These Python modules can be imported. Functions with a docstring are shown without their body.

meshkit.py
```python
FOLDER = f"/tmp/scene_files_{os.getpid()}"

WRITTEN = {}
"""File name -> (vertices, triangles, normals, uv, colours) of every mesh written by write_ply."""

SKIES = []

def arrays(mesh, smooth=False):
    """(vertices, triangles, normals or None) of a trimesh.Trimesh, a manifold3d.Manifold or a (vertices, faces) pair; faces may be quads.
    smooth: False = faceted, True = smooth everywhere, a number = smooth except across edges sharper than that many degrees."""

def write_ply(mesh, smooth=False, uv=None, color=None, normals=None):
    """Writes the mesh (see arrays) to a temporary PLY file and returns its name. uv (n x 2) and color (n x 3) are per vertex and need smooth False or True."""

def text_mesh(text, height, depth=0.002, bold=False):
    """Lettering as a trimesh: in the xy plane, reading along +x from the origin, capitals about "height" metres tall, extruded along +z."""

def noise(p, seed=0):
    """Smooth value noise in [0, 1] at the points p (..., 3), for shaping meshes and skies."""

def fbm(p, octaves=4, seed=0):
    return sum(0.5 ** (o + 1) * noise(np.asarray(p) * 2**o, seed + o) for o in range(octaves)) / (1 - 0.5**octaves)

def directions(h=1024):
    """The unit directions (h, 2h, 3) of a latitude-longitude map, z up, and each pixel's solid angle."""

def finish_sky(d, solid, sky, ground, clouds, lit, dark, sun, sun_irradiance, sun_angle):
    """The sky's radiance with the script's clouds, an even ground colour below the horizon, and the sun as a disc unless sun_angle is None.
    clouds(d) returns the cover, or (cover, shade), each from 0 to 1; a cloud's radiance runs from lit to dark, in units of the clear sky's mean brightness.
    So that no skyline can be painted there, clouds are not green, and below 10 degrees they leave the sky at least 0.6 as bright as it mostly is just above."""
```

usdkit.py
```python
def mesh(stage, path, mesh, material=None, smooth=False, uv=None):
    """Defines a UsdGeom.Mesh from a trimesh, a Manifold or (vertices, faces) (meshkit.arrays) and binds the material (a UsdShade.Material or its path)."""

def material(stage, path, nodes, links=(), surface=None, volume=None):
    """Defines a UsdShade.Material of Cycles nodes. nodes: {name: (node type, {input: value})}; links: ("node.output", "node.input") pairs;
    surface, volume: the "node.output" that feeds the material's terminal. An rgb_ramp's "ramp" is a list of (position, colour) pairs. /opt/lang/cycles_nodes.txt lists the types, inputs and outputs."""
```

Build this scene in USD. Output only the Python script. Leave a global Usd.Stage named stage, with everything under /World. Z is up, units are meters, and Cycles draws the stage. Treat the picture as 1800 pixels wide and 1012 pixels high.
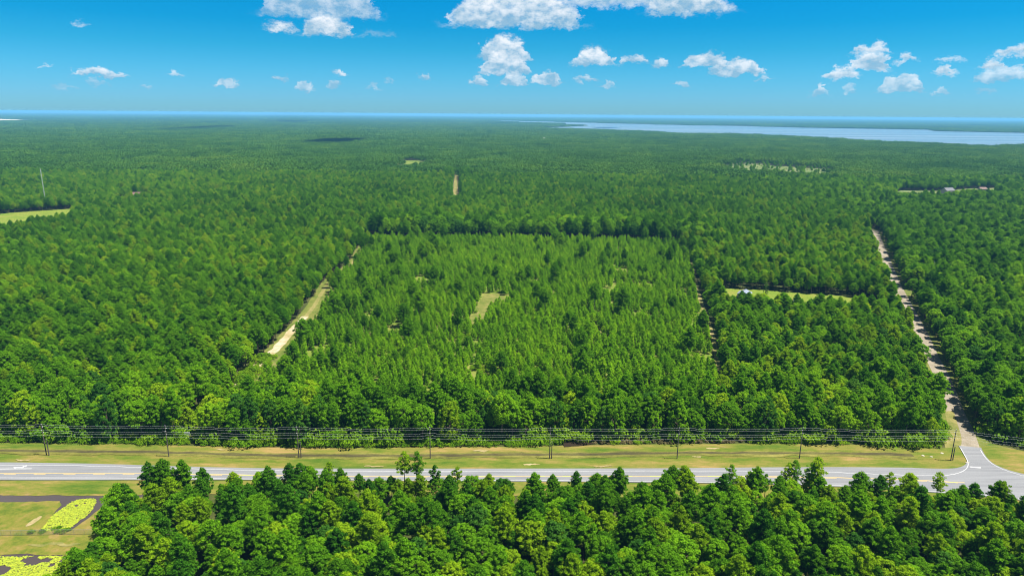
import math, numpy as np, trimesh, shapely, usdkit
from shapely.geometry import Polygon, LineString, Point
from shapely.ops import unary_union
from pxr import Usd, UsdGeom, UsdLux, UsdShade, Gf, Sdf, Vt
from meshkit import noise, fbm

stage = Usd.Stage.CreateInMemory()
UsdGeom.SetStageUpAxis(stage, 'Z')
UsdGeom.SetStageMetersPerUnit(stage, 1.0)
UsdGeom.Xform.Define(stage, '/World')
stage.SetDefaultPrim(stage.GetPrimAtPath('/World'))
UsdGeom.Scope.Define(stage, '/World/Looks')

# ------------------------------------------------------------------ camera, sky, sun, exposure
H = 120.0                        # drone height
PITCH, ROLL, FPX = math.radians(14.25), math.radians(0.45), 1200.0
EXPOSURE = 1.25
SUN_EL, SUN_AZ = math.radians(66), math.atan2(1.0, -0.12)
SUN_INTENSITY, SKY_STRENGTH = 1.25, 0.05
HAZE_DENSITY, HAZE_COLOR = 5.4e-5, (0.19, 0.55, 0.86)

F = np.array([0, math.cos(PITCH), -math.sin(PITCH)])
R0, U0 = np.array([1.0, 0, 0]), np.array([0, math.sin(PITCH), math.cos(PITCH)])
R = R0 * math.cos(ROLL) + U0 * math.sin(ROLL)
U = -R0 * math.sin(ROLL) + U0 * math.cos(ROLL)
C = np.array([0, 0, H])
cam = UsdGeom.Camera.Define(stage, '/World/camera')
cam.CreateHorizontalApertureAttr(36.0)
cam.CreateVerticalApertureAttr(36.0 * 575 / 1024)
cam.CreateFocalLengthAttr(36.0 * FPX / 1800)
cam.CreateClippingRangeAttr(Gf.Vec2f(1, 200000))
cam.CreateExposureAttr(EXPOSURE)
m = Gf.Matrix4d(*R, 0, *U, 0, *(-F), 0, *C, 1)
cam.AddTransformOp().Set(m)


def ray(px, py):
    d = F + (px - 900) / FPX * R - (py - 506) / FPX * U
    return d / np.linalg.norm(d)


def G(px, py, z=0.0):
    """The point of the level z that stands at this place of the survey picture (1800 wide)."""
    d = ray(px, py)
    t = (z - H) / d[2] if d[2] < -1e-4 else 6e5
    return (C + d * t)[:2]


def GL(pts, z=0.0):
    return [tuple(G(x, y, z)) for x, y in pts]


def sundir():
    return np.array([math.sin(SUN_AZ) * math.cos(SUN_EL), math.cos(SUN_AZ) * math.cos(SUN_EL), math.sin(SUN_EL)])


S = sundir()
sun = UsdLux.DistantLight.Define(stage, '/World/sun')
sun.CreateIntensityAttr(SUN_INTENSITY)
sun.CreateAngleAttr(0.53)
sun.CreateNormalizeAttr(True)
sun.CreateColorAttr(Gf.Vec3f(1.0, 0.955, 0.87))
zx = np.cross([0, 1, 0], S); zx /= np.linalg.norm(zx); zy = np.cross(S, zx)
sun.AddTransformOp().Set(Gf.Matrix4d(*zx, 0, *zy, 0, *S, 0, 0, 0, 500, 1))


class Nodes:
    """Collects Cycles nodes and links for usdkit.material."""
    def __init__(s):
        s.n, s.l, s.k = {}, [], 0

    def add(s, kind, out=None, **inputs):
        s.k += 1
        name, vals = f'n{s.k}', {}
        for k, v in inputs.items():
            if isinstance(v, str) and '.' in v and v.split('.')[0] in s.n:
                s.l.append((v, f'{name}.{k}'))
            else:
                vals[k] = v
        s.n[name] = (kind, vals)
        return f'{name}.{out}' if out else name

    def math(s, op, a, b=0.0, c=0.0, clamp=False):
        return s.add('math', 'value', math_type=op, value1=a, value2=b, value3=c, use_clamp=clamp)

    def mapr(s, v, a, b, c=0.0, d=1.0, kind='linear'):
        return s.add('map_range', 'result', range_type=kind, value=v, from_min=a, from_max=b, to_min=c, to_max=d, clamp=True)

    def mix(s, fac, a, b, kind='mix'):
        return s.add('mix', 'color', mix_type=kind, fac=fac, color1=a, color2=b)

    def make(s, name, surface=None, volume=None):
        return usdkit.material(stage, '/World/Looks/' + name, s.n, s.l, surface=surface, volume=volume)


# cloud strips: (left x, right x, base y, top y, opacity) in the survey picture
CLOUDS = [
    [(463, 662, 34, -60, .75), (786, 1022, 50, -20, .95), (1140, 1265, 28, -60, .9), (1494, 1565, 97, 77, .95), (1752, 1870, 99, 78, .95)],
    [(466, 520, 56, 38, .95), (840, 932, 108, 62, .95), (1000, 1200, 14, -60, .85), (1010, 1082, 117, 82, .97), (1570, 1606, 110, 95, .9), (1490, 1566, 124, 94, .97), (1650, 1684, 110, 98, .7), (1720, 1772, 122, 100, .97), (1130, 1290, 25, -10, .8)],
    [(526, 622, 64, 27, .97), (842, 932, 132, 92, .97), (1085, 1140, 114, 95, .95), (1148, 1172, 120, 102, .9), (1198, 1276, 119, 91, .95), (126, 216, 136, 119, .95), (1450, 1510, 137, 119, .95), (1638, 1680, 134, 116, .95), (1708, 1830, 143, 118, .7), (69, 90, 121, 112, .8), (592, 613, 135, 121, .9), (734, 758, 138, 128, .85), (132, 152, 48, 37, .9), (628, 702, 67, 53, .35)],
    [(933, 986, 149, 127, .9), (826, 862, 150, 135, .9), (880, 926, 150, 128, .9), (1012, 1050, 144, 131, .8), (1250, 1345, 132, 104, .95), (1543, 1626, 161, 129, .8), (1430, 1456, 169, 146, .7), (376, 418, 153, 138, .8), (480, 505, 143, 132, .8), (295, 322, 136, 124, .7), (524, 550, 161, 143, .75), (570, 596, 154, 140, .75), (1328, 1362, 142, 132, .7), (645, 672, 157, 149, .5), (90, 126, 158, 148, .4), (158, 190, 151, 138, .5), (246, 268, 160, 149, .45), (1636, 1672, 166, 154, .6), (1718, 1752, 163, 152, .5), (1176, 1214, 153, 142, .7), (1054, 1082, 155, 141, .7), (1478, 1508, 164, 150, .5), (676, 688, 146, 138, .5), (1800, 1850, 150, 130, .6)],
]


def spread(strips):
    """Deals the clouds out so that no two of one strip stand above each other."""
    rows = []
    for c in sorted((c for b in strips for c in b), key=lambda c: -(c[1] - c[0])):
        w = (c[1] - c[0]) * 0.16 + 10
        for r in rows:
            if all(c[1] + w < o[0] - (o[1] - o[0]) * 0.16 - 10 or c[0] - w > o[1] + (o[1] - o[0]) * 0.16 + 10 for o in r):
                r.append(c); break
        else:
            rows.append([c])
    return rows


def az_el(px, py):
    d = ray(px, py)
    return math.degrees(math.atan2(d[0], d[1])), math.degrees(math.asin(d[2]))


def sky_material():
    N = Nodes()
    sky = N.add('sky_texture', 'color', sky_type='single_scattering', sun_disc=False, sun_elevation=SUN_EL, sun_rotation=SUN_AZ, altitude=200.0, air_density=1.0, aerosol_density=0.35, ozone_density=2.5)
    d = N.add('texture_coordinate', 'generated')
    sep = N.add('separate_xyz', vector=d)
    az = N.math('multiply', N.math('arctan2', sep + '.x', sep + '.y'), 57.29578)
    el = N.math('multiply', N.math('arcsine', sep + '.z'), 57.29578)
    grade = N.add('rgb_ramp', 'color', fac=N.mapr(el, -2, 28), ramp=SKY_GRADE)
    sky = N.mix(1.0, sky, grade, 'multiply')
    # clouds: domain warp, then the strips
    ae = N.add('combine_xyz', 'vector', x=az, y=N.math('multiply', el, 1.5), z=0.0)
    w1 = N.add('noise_texture', vector=ae, scale=0.75, detail=7.0, roughness=0.68)
    w2 = N.add('noise_texture', 'fac', vector=N.add('vector_math', 'vector', vector_math_type='add', vector1=ae, vector2=(31.0, 7.0, 3.0)) if False else N.add('mapping', 'vector', vector=ae, location=(31.0, 7.0, 3.0)), scale=1.1, detail=7.0, roughness=0.66)
    waz = N.math('multiply_add', N.math('subtract', w1 + '.fac', 0.5), 2.6, az)
    wel = N.math('multiply_add', N.math('subtract', w2, 0.5), 1.7, el)
    u = N.mapr(waz, -41.0, 41.0)
    soft = N.mapr(el, 1.5, 9.0, 0.09, 0.6)
    alpha = light = None
    xs = np.linspace(-41, 41, 256)
    fine = N.add('noise_texture', 'fac', vector=ae, scale=0.8, detail=4.0, roughness=0.55)
    for band in spread(CLOUDS):
        base, top, op = np.full(256, 0.5), np.full(256, 0.0), np.zeros(256)
        for l, r, yb, yt, o in band:
            a0, e0 = az_el(l, yb); a1, e1 = az_el(r, yb); _, et = az_el((l + r) / 2, yt)
            e0 = (e0 + e1) / 2
            c, hw = (a0 + a1) / 2, max((a1 - a0) / 2, 0.35)
            t = np.abs((xs - c) / hw)
            inside = t < 1.25
            hump = np.sqrt(np.clip(1 - t ** 2, 0, 1))
            base[inside], top[inside] = e0, (e0 + (et - e0) * (0.12 + 0.95 * hump))[inside]
            op[inside] = o * np.clip((1.2 - t[inside]) / 0.35, 0, 1)
        solid = np.where(op > 0)[0]
        near = solid[np.abs(np.arange(256)[:, None] - solid[None]).argmin(1)]
        base, top = base[near], top[near]
        K = 20.0
        ramp = N.add('rgb_ramp', 'color', fac=u, ramp=[(i / 255, (base[i] / K, top[i] / K, op[i])) for i in range(256)])
        s3 = N.add('separate_color', color=ramp, color_type='rgb')
        b, t = N.math('multiply', s3 + '.r', K), N.math('multiply', s3 + '.g', K)
        up = N.math('divide', N.math('subtract', wel, b), soft)
        dn = N.math('divide', N.math('subtract', t, wel), soft)
        a = N.math('multiply', N.add('map_range', 'result', range_type='smoothstep', value=N.math('minimum', N.math('multiply', up, 1.4), dn), from_min=-0.3, from_max=1.15, to_min=0.0, to_max=1.0, clamp=True), s3 + '.b')
        rel = N.math('divide', N.math('subtract', wel, b), N.math('maximum', N.math('subtract', t, b), 0.25))
        li = N.math('add', N.mapr(rel, -0.05, 1.0, -0.1, 0.85), N.mapr(fine, 0.34, 0.66, -0.4, 0.5), clamp=True)
        if alpha is None:
            alpha, light = a, li
        else:
            light = N.add('mix_float', 'result', fac=a, a=light, b=li)
            alpha = N.math('subtract', N.math('add', alpha, a), N.math('multiply', alpha, a))
    # the rest of the sky: scattered cumulus of the same kind
    pl = N.add('vector_math', 'vector', math_type='divide', vector1=d, vector2=N.add('combine_xyz', 'vector', x=N.math('add', N.math('absolute', sep + '.z'), 0.08), y=N.math('add', N.math('absolute', sep + '.z'), 0.08), z=1.0))
    far = N.add('noise_texture', 'fac', vector=pl, scale=1.9, detail=6.0, roughness=0.58)
    outside = N.math('maximum', N.mapr(el, 9.5, 14.0), N.mapr(N.math('absolute', az), 40.0, 46.0))
    outside = N.math('multiply', outside, N.mapr(el, 2.0, 5.0))
    fa = N.math('multiply', N.mapr(far, 0.56, 0.66, 0.0, 0.95, 'smoothstep'), outside)
    light = N.add('mix_float', 'result', fac=fa, a=light, b=0.8)
    alpha = N.math('maximum', alpha, fa)
    cloud = N.mix(light, CLOUD_DARK, CLOUD_LIT)
    thin = N.add('noise_texture', 'fac', vector=ae, scale=1.6, detail=6.0, roughness=0.65)
    alpha = N.math('multiply', alpha, N.mapr(thin, 0.28, 0.5, 0.66, 1.0))
    alpha = N.math('multiply', alpha, N.mapr(el, 1.0, 6.0, 0.8, 1.0))
    col = N.mix(alpha, sky, cloud)
    bg = N.add('background_shader', 'background', color=col, strength=SKY_STRENGTH)
    return N.make('sky_look', surface=bg)


SKY_GRADE = [(0.0, (0.32, 0.78, 1.28)), (0.067, (0.32, 0.78, 1.28)), (0.108, (0.27, 0.75, 1.3)), (0.173, (0.17, 0.72, 1.16)), (0.23, (0.08, 0.67, 1.03)), (0.287, (0.028, 0.63, 1.0)), (0.37, (0.008, 0.64, 1.04)), (0.6, (0.3, 0.66, 0.95)), (1.0, (0.85, 0.92, 0.92))]
CLOUD_DARK, CLOUD_LIT = (2.6, 4.5, 6.1), (7.9, 8.3, 8.8)
dome = UsdLux.DomeLight.Define(stage, '/World/sky')
UsdShade.MaterialBindingAPI.Apply(dome.GetPrim()).Bind(sky_material())
dome.GetPrim().SetCustomDataByKey('kind', 'structure')

# ------------------------------------------------------------------ helpers
used = {}


def numbered(name, parent='/World'):
    k = (parent, name)
    used[k] = used.get(k, -1) + 1
    return name if used[k] == 0 else f'{name}_{used[k]:03d}'


def tag(prim, label=None, cat=None, group=None, kind=None):
    for k, v in (('label', label), ('category', cat), ('group', group), ('kind', kind)):
        if v:
            prim.SetCustomDataByKey(k, v)
    return prim


def obj(name, mesh, mat, parent=None, smooth=False):
    base = str(parent.GetPath()) if parent is not None else '/World'
    return usdkit.mesh(stage, f'{base}/{numbered(name, base)}', mesh, mat, smooth=smooth).GetPrim()


def thing(name, loc=(0, 0, 0), rz=0.0, scale=None):
    x = UsdGeom.Xform.Define(stage, '/World/' + numbered(name))
    x.AddTranslateOp().Set(Gf.Vec3d(*map(float, loc)))
    if rz:
        x.AddRotateZOp().Set(float(rz))
    if scale is not None:
        x.AddScaleOp().Set(Gf.Vec3f(*map(float, scale)))
    return x.GetPrim()


def flat(poly, z):
    """A level sheet over a shapely polygon."""
    out = []
    for g in getattr(poly, 'geoms', [poly]):
        if g.geom_type == 'Polygon' and g.area > 1e-4:
            v, f = trimesh.creation.triangulate_polygon(g, engine='earcut')
            f = np.asarray(f)
            a, b, c = v[f[:, 0]], v[f[:, 1]], v[f[:, 2]]
            bad = ((b - a)[:, 0] * (c - a)[:, 1] - (b - a)[:, 1] * (c - a)[:, 0]) < 0
            f[bad] = f[bad][:, ::-1]
            out.append(trimesh.Trimesh(np.c_[v, np.full(len(v), z)], f, process=False))
    return trimesh.util.concatenate(out)


def tube(points, radii, sides=7):
    p = np.asarray(points, float)
    r = np.broadcast_to(np.asarray(radii, float), (len(p),))
    t = np.gradient(p, axis=0)
    t /= np.linalg.norm(t, axis=1, keepdims=True) + 1e-12
    a = np.cross(t, np.where(np.abs(t[:, 2:]) < 0.9, [0, 0, 1.0], [1.0, 0, 0]))
    a /= np.linalg.norm(a, axis=1, keepdims=True) + 1e-12
    b, ang = np.cross(t, a), np.arange(sides) * 2 * np.pi / sides
    v = p[:, None] + r[:, None, None] * (np.cos(ang)[None, :, None] * a[:, None] + np.sin(ang)[None, :, None] * b[:, None])
    i, j = np.meshgrid(np.arange(len(p) - 1), np.arange(sides), indexing='ij')
    q = np.stack([i * sides + j, i * sides + (j + 1) % sides, (i + 1) * sides + (j + 1) % sides, (i + 1) * sides + j], -1).reshape(-1, 4)
    v = np.vstack([v.reshape(-1, 3), p[:1], p[-1:]])
    n, k = len(p) * sides, np.arange(sides)
    caps = np.vstack([np.c_[np.full(sides, n), (k + 1) % sides, k], np.c_[np.full(sides, n + 1), n - sides + k, n - sides + (k + 1) % sides]])
    return trimesh.Trimesh(v, np.vstack([q[:, [0, 1, 2]], q[:, [0, 2, 3]], caps]), process=False)


def box(size, at=(0, 0, 0), rz=0.0):
    b = trimesh.creation.box(size)
    b.apply_transform(trimesh.transformations.rotation_matrix(rz, [0, 0, 1]))
    b.apply_translation(at)
    return b


def cat(ms):
    return trimesh.util.concatenate(ms)


def spline(pts, n):
    """Points resampled evenly along a smooth curve through pts."""
    p = np.asarray(pts, float)
    s = np.r_[0, np.cumsum(np.linalg.norm(np.diff(p, axis=0), axis=1))]
    from scipy.interpolate import PchipInterpolator
    return PchipInterpolator(s, p)(np.linspace(0, s[-1], n))


# ------------------------------------------------------------------ materials
def plain(name, color, rough=0.8, metallic=0.0, var=0.0, scale=1.0, spec=0.3):
    N = Nodes()
    if var:
        g = N.add('geometry', 'position')
        nz = N.add('noise_texture', 'fac', vector=g, scale=scale, detail=4.0, roughness=0.6)
        col = N.mix(N.mapr(nz, 0.3, 0.7), tuple(c * (1 - var) for c in color), tuple(min(1, c * (1 + var)) for c in color))
    else:
        col = color
    p = N.add('principled_bsdf', 'BSDF', base_color=col, roughness=rough, metallic=metallic, specular_ior_level=spec)
    return N.make(name, surface=p)


def leaf(name, dark, mid, light, trans=0.42, stand=True):
    """Foliage: its colour varies from tree to tree and from stand to stand."""
    N = Nodes()
    rnd = N.add('object_info', 'random')
    g = N.add('geometry')
    isl = N.add('white_noise_texture', 'value', vector=g + '.position', dimensions='3D') if False else g + '.random_per_island'
    big = N.add('noise_texture', 'fac', vector=g + '.position', scale=0.012, detail=3.0, roughness=0.6)
    small = N.add('noise_texture', 'fac', vector=g + '.position', scale=0.35, detail=2.0)
    f = N.math('add', N.math('multiply', rnd, 0.5), N.math('multiply', isl, 0.12))
    f = N.math('add', f, N.mapr(big, 0.25, 0.75, -0.1, 0.4))
    huge = N.add('noise_texture', 'fac', vector=g + '.position', scale=0.0022, detail=3.0, roughness=0.6)
    f = N.math('add', f, N.mapr(huge, 0.3, 0.7, -0.22, 0.22))
    f = N.math('add', f, N.mapr(small, 0.3, 0.7, -0.12, 0.12))
    col = N.add('rgb_ramp', 'color', fac=f, ramp=[(0.0, dark), (0.5, mid), (1.0, light)])
    p = N.add('principled_bsdf', 'BSDF', base_color=col, roughness=0.75, specular_ior_level=0.08)
    t = N.add('translucent_bsdf', 'BSDF', color=N.mix(1.0, col, (1.35, 1.3, 0.45), 'multiply'))
    s = N.add('mix_closure', 'closure', fac=trans, closure1=p, closure2=t)
    return N.make(name, surface=s)


M = {}
M['leaf_pine'] = leaf('leaf_pine', (0.0514, 0.1602, 0.0022), (0.1287, 0.3011, 0.0033), (0.2445, 0.41, 0.0044))
M['leaf_pine_yellow'] = leaf('leaf_pine_yellow', (0.1456, 0.2664, 0.0032), (0.2123, 0.3512, 0.0042), (0.3034, 0.4238, 0.0053))
M['leaf_pine_dark'] = leaf('leaf_pine_dark', (0.0329, 0.127, 0.0032), (0.0658, 0.1969, 0.0043), (0.1137, 0.2604, 0.0054))
M['leaf_broad'] = leaf('leaf_broad', (0.0651, 0.1857, 0.0022), (0.1432, 0.3139, 0.0033), (0.2733, 0.4229, 0.0044))
M['leaf_broad_dark'] = leaf('leaf_broad_dark', (0.0276, 0.105, 0.008), (0.0529, 0.1575, 0.0112), (0.092, 0.1995, 0.0128))
M['leaf_broad_yellow'] = leaf('leaf_broad_yellow', (0.1503, 0.2639, 0.0032), (0.2284, 0.3599, 0.0042), (0.3245, 0.4319, 0.0053))
M['leaf_young'] = leaf('leaf_young', (0.1032, 0.2616, 0.0024), (0.1917, 0.3812, 0.0036), (0.3243, 0.4934, 0.006))
M['leaf_gold'] = leaf('leaf_gold', (0.2, 0.2, 0.012), (0.28, 0.25, 0.015), (0.35, 0.3, 0.02))
M['leaf_far'] = leaf('leaf_far', (0.0273, 0.0928, 0.0021), (0.0606, 0.1483, 0.0027), (0.1135, 0.2003, 0.0041), trans=0.3)
M['leaf_shrub'] = leaf('leaf_shrub', (0.0739, 0.1882, 0.0034), (0.1478, 0.2705, 0.0045), (0.2587, 0.3528, 0.0067))
M['leaf_dry'] = leaf('leaf_dry', (0.09, 0.08, 0.03), (0.14, 0.12, 0.05), (0.2, 0.17, 0.07), trans=0.2)
M['bark'] = plain('bark', (0.13, 0.095, 0.07), 0.9, var=0.35, scale=3.0)
M['snag'] = plain('snag_wood', (0.26, 0.24, 0.23), 0.9, var=0.2, scale=2.0)
M['wood_pole'] = plain('wood_pole', (0.085, 0.07, 0.06), 0.9, var=0.3, scale=2.0)
M['wire'] = plain('wire', (0.74, 0.75, 0.76), 0.5)
M['insulator'] = plain('insulator', (0.7, 0.7, 0.7), 0.3)
M['galvanised'] = plain('galvanised', (0.45, 0.46, 0.47), 0.4, metallic=0.7)
M['white_paint'] = plain('white_paint', (0.5, 0.5, 0.49), 0.55, var=0.15, scale=1.5)
M['yellow_paint'] = plain('yellow_paint', (0.62, 0.42, 0.07), 0.6, var=0.12, scale=1.2)
M['tin_roof'] = plain('tin_roof', (0.19, 0.22, 0.27), 0.5, metallic=0.1, var=0.06, scale=0.7)
M['siding'] = plain('siding', (0.12, 0.14, 0.16), 0.6, var=0.08)
M['white_wall'] = plain('white_wall', (0.6, 0.6, 0.58), 0.6)
M['red_roof'] = plain('red_roof', (0.15, 0.085, 0.07), 0.7, var=0.1)
M['grey_roof'] = plain('grey_roof', (0.12, 0.12, 0.125), 0.8, var=0.1)
M['tan_wall'] = plain('tan_wall', (0.3, 0.25, 0.19), 0.8)
M['dark_glass'] = plain('dark_glass', (0.02, 0.025, 0.03), 0.15, spec=0.5)
M['mast_paint'] = plain('mast_paint', (0.6, 0.6, 0.6), 0.5)
M['rubble'] = plain('rubble', (0.32, 0.28, 0.22), 0.9, var=0.3, scale=1.0)


def ground_mat(name, cols, scales=(0.02, 0.15, 1.2), bump=0.3, stretch=(1, 1, 1), lo=0.36, hi=0.64):
    """Blend of colours driven by noise at three sizes."""
    N = Nodes()
    g = N.add('mapping', 'vector', vector=N.add('geometry', 'position'), scale=stretch)
    a, b, c = (N.add('noise_texture', 'fac', vector=g, scale=s, detail=4.0, roughness=0.65) for s in scales)
    f = N.math('add', N.math('multiply', a, 0.45), N.math('add', N.math('multiply', b, 0.35), N.math('multiply', c, 0.2)))
    col = N.add('rgb_ramp', 'color', fac=N.mapr(f, lo, hi), ramp=[(i / (len(cols) - 1), q) for i, q in enumerate(cols)])
    bp = N.add('bump', 'normal', height=c, strength=bump, distance=0.15)
    p = N.add('principled_bsdf', 'BSDF', base_color=col, roughness=0.95, specular_ior_level=0.15, normal=bp)
    return N.make(name, surface=p)


M['floor'] = ground_mat('forest_floor', [(0.02, 0.03, 0.006), (0.04, 0.05, 0.01), (0.075, 0.075, 0.022)])
M['verge'] = ground_mat('verge_grass', [(0.045, 0.085, 0.006), (0.085, 0.11, 0.011), (0.14, 0.125, 0.025), (0.22, 0.15, 0.052)], scales=(0.03, 0.12, 0.9), stretch=(0.45, 1.8, 1), lo=0.39, hi=0.62)
M['meadow'] = ground_mat('meadow_grass', [(0.06, 0.09, 0.008), (0.105, 0.115, 0.013), (0.15, 0.125, 0.026), (0.2, 0.14, 0.05)], scales=(0.05, 0.2, 1.0), lo=0.39, hi=0.62)
M['lawn'] = ground_mat('lawn_grass', [(0.07, 0.13, 0.010), (0.12, 0.16, 0.015), (0.17, 0.16, 0.035)], scales=(0.04, 0.15, 1.0))
M['ditch'] = ground_mat('ditch_mud', [(0.03, 0.028, 0.012), (0.055, 0.048, 0.02), (0.1, 0.095, 0.025)], scales=(0.06, 0.3, 1.5), stretch=(0.5, 1.5, 1))
M['ditch_grass'] = ground_mat('ditch_grass', [(0.05, 0.055, 0.014), (0.11, 0.11, 0.02), (0.2, 0.18, 0.045)], scales=(0.06, 0.3, 1.2), stretch=(0.5, 1.5, 1))
M['sand'] = ground_mat('track_sand', [(0.15, 0.14, 0.05), (0.27, 0.22, 0.11), (0.38, 0.31, 0.22), (0.46, 0.4, 0.31)], scales=(0.04, 0.2, 1.0))
M['dry'] = ground_mat('dry_grass', [(0.055, 0.085, 0.010), (0.1, 0.115, 0.02), (0.17, 0.15, 0.045)], scales=(0.05, 0.2, 1.0))
M['scrub'] = ground_mat('scrub_grass', [(0.05, 0.09, 0.008), (0.1, 0.14, 0.014), (0.17, 0.16, 0.04)], scales=(0.03, 0.12, 0.7))
M['dark_mud'] = ground_mat('dark_mud', [(0.012, 0.008, 0.004), (0.03, 0.02, 0.01)], scales=(0.06, 0.3, 1.5))
M['patch'] = ground_mat('bare_patch', [(0.15, 0.14, 0.035), (0.24, 0.19, 0.09), (0.34, 0.27, 0.16)], scales=(0.1, 0.4, 1.5))
M['track_grass'] = ground_mat('track_grass', [(0.08, 0.10, 0.018), (0.15, 0.14, 0.04), (0.25, 0.2, 0.085)], scales=(0.05, 0.2, 1.0))
M['gravel'] = ground_mat('track_gravel', [(0.13, 0.11, 0.07), (0.2, 0.17, 0.125), (0.28, 0.235, 0.185)], scales=(0.05, 0.25, 1.3))
M['marsh'] = ground_mat('marsh_grass', [(0.05, 0.09, 0.015), (0.09, 0.12, 0.03), (0.2, 0.19, 0.09)], scales=(0.01, 0.05, 0.4))
M['bare'] = ground_mat('bare_sand', [(0.45, 0.36, 0.24), (0.6, 0.5, 0.38)], scales=(0.01, 0.05, 0.4))


def asphalt_mat():
    N = Nodes()
    g = N.add('geometry', 'position')
    a = N.add('noise_texture', 'fac', vector=N.add('mapping', 'vector', vector=g, scale=(0.05, 0.9, 1)), scale=1.0, detail=4.0)
    b = N.add('noise_texture', 'fac', vector=g, scale=3.0, detail=5.0, roughness=0.7)
    f = N.math('add', N.math('multiply', a, 0.7), N.math('multiply', b, 0.3))
    col = N.mix(N.mapr(f, 0.35, 0.65), (0.125, 0.128, 0.136), (0.18, 0.183, 0.19))
    bp = N.add('bump', 'normal', height=b, strength=0.15, distance=0.02)
    return N.make('asphalt', surface=N.add('principled_bsdf', 'BSDF', base_color=col, roughness=0.85, specular_ior_level=0.3, normal=bp))


def water_mat(name, color, rough=0.12, bump=0.15, scale=0.05, spec=0.5):
    N = Nodes()
    g = N.add('geometry', 'position')
    nz = N.add('noise_texture', 'fac', vector=g, scale=scale, detail=3.0)
    bp = N.add('bump', 'normal', height=nz, strength=bump, distance=1.0)
    return N.make(name, surface=N.add('principled_bsdf', 'BSDF', base_color=color, roughness=rough, specular_ior_level=spec, normal=bp))


def weed_mat():
    N = Nodes()
    g = N.add('geometry', 'position')
    v = N.add('noise_texture', 'fac', vector=g, scale=1.1, detail=5.0, roughness=0.7)
    col = N.add('rgb_ramp', 'color', fac=N.mapr(v, 0.3, 0.7), ramp=[(0, (0.11, 0.15, 0.004)), (0.5, (0.2, 0.25, 0.004)), (1, (0.3, 0.32, 0.008))])
    return N.make('floating_weed', surface=N.add('principled_bsdf', 'BSDF', base_color=col, roughness=0.8))


M['asphalt'] = asphalt_mat()
N = Nodes()
g_ = N.add('mapping', 'vector', vector=N.add('geometry', 'position'), scale=(0.0004, 0.004, 1))
nz_ = N.add('noise_texture', 'fac', vector=g_, scale=1.0, detail=4.0)
rip = N.add('noise_texture', 'fac', vector=N.add('geometry', 'position'), scale=0.05, detail=4.0)
M['lake'] = N.make('lake_water', surface=N.add('principled_bsdf', 'BSDF', base_color=N.mix(N.mapr(nz_, 0.35, 0.65), (0.10, 0.15, 0.18), (0.135, 0.185, 0.21)), roughness=N.mapr(nz_, 0.35, 0.65, 0.22, 0.34), normal=N.add('bump', 'normal', height=rip, strength=0.05, distance=1.0)))
M['brown_water'] = water_mat('brown_water', (0.05, 0.038, 0.032), 0.12, 0.02, 0.5)
M['weed'] = weed_mat()

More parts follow.
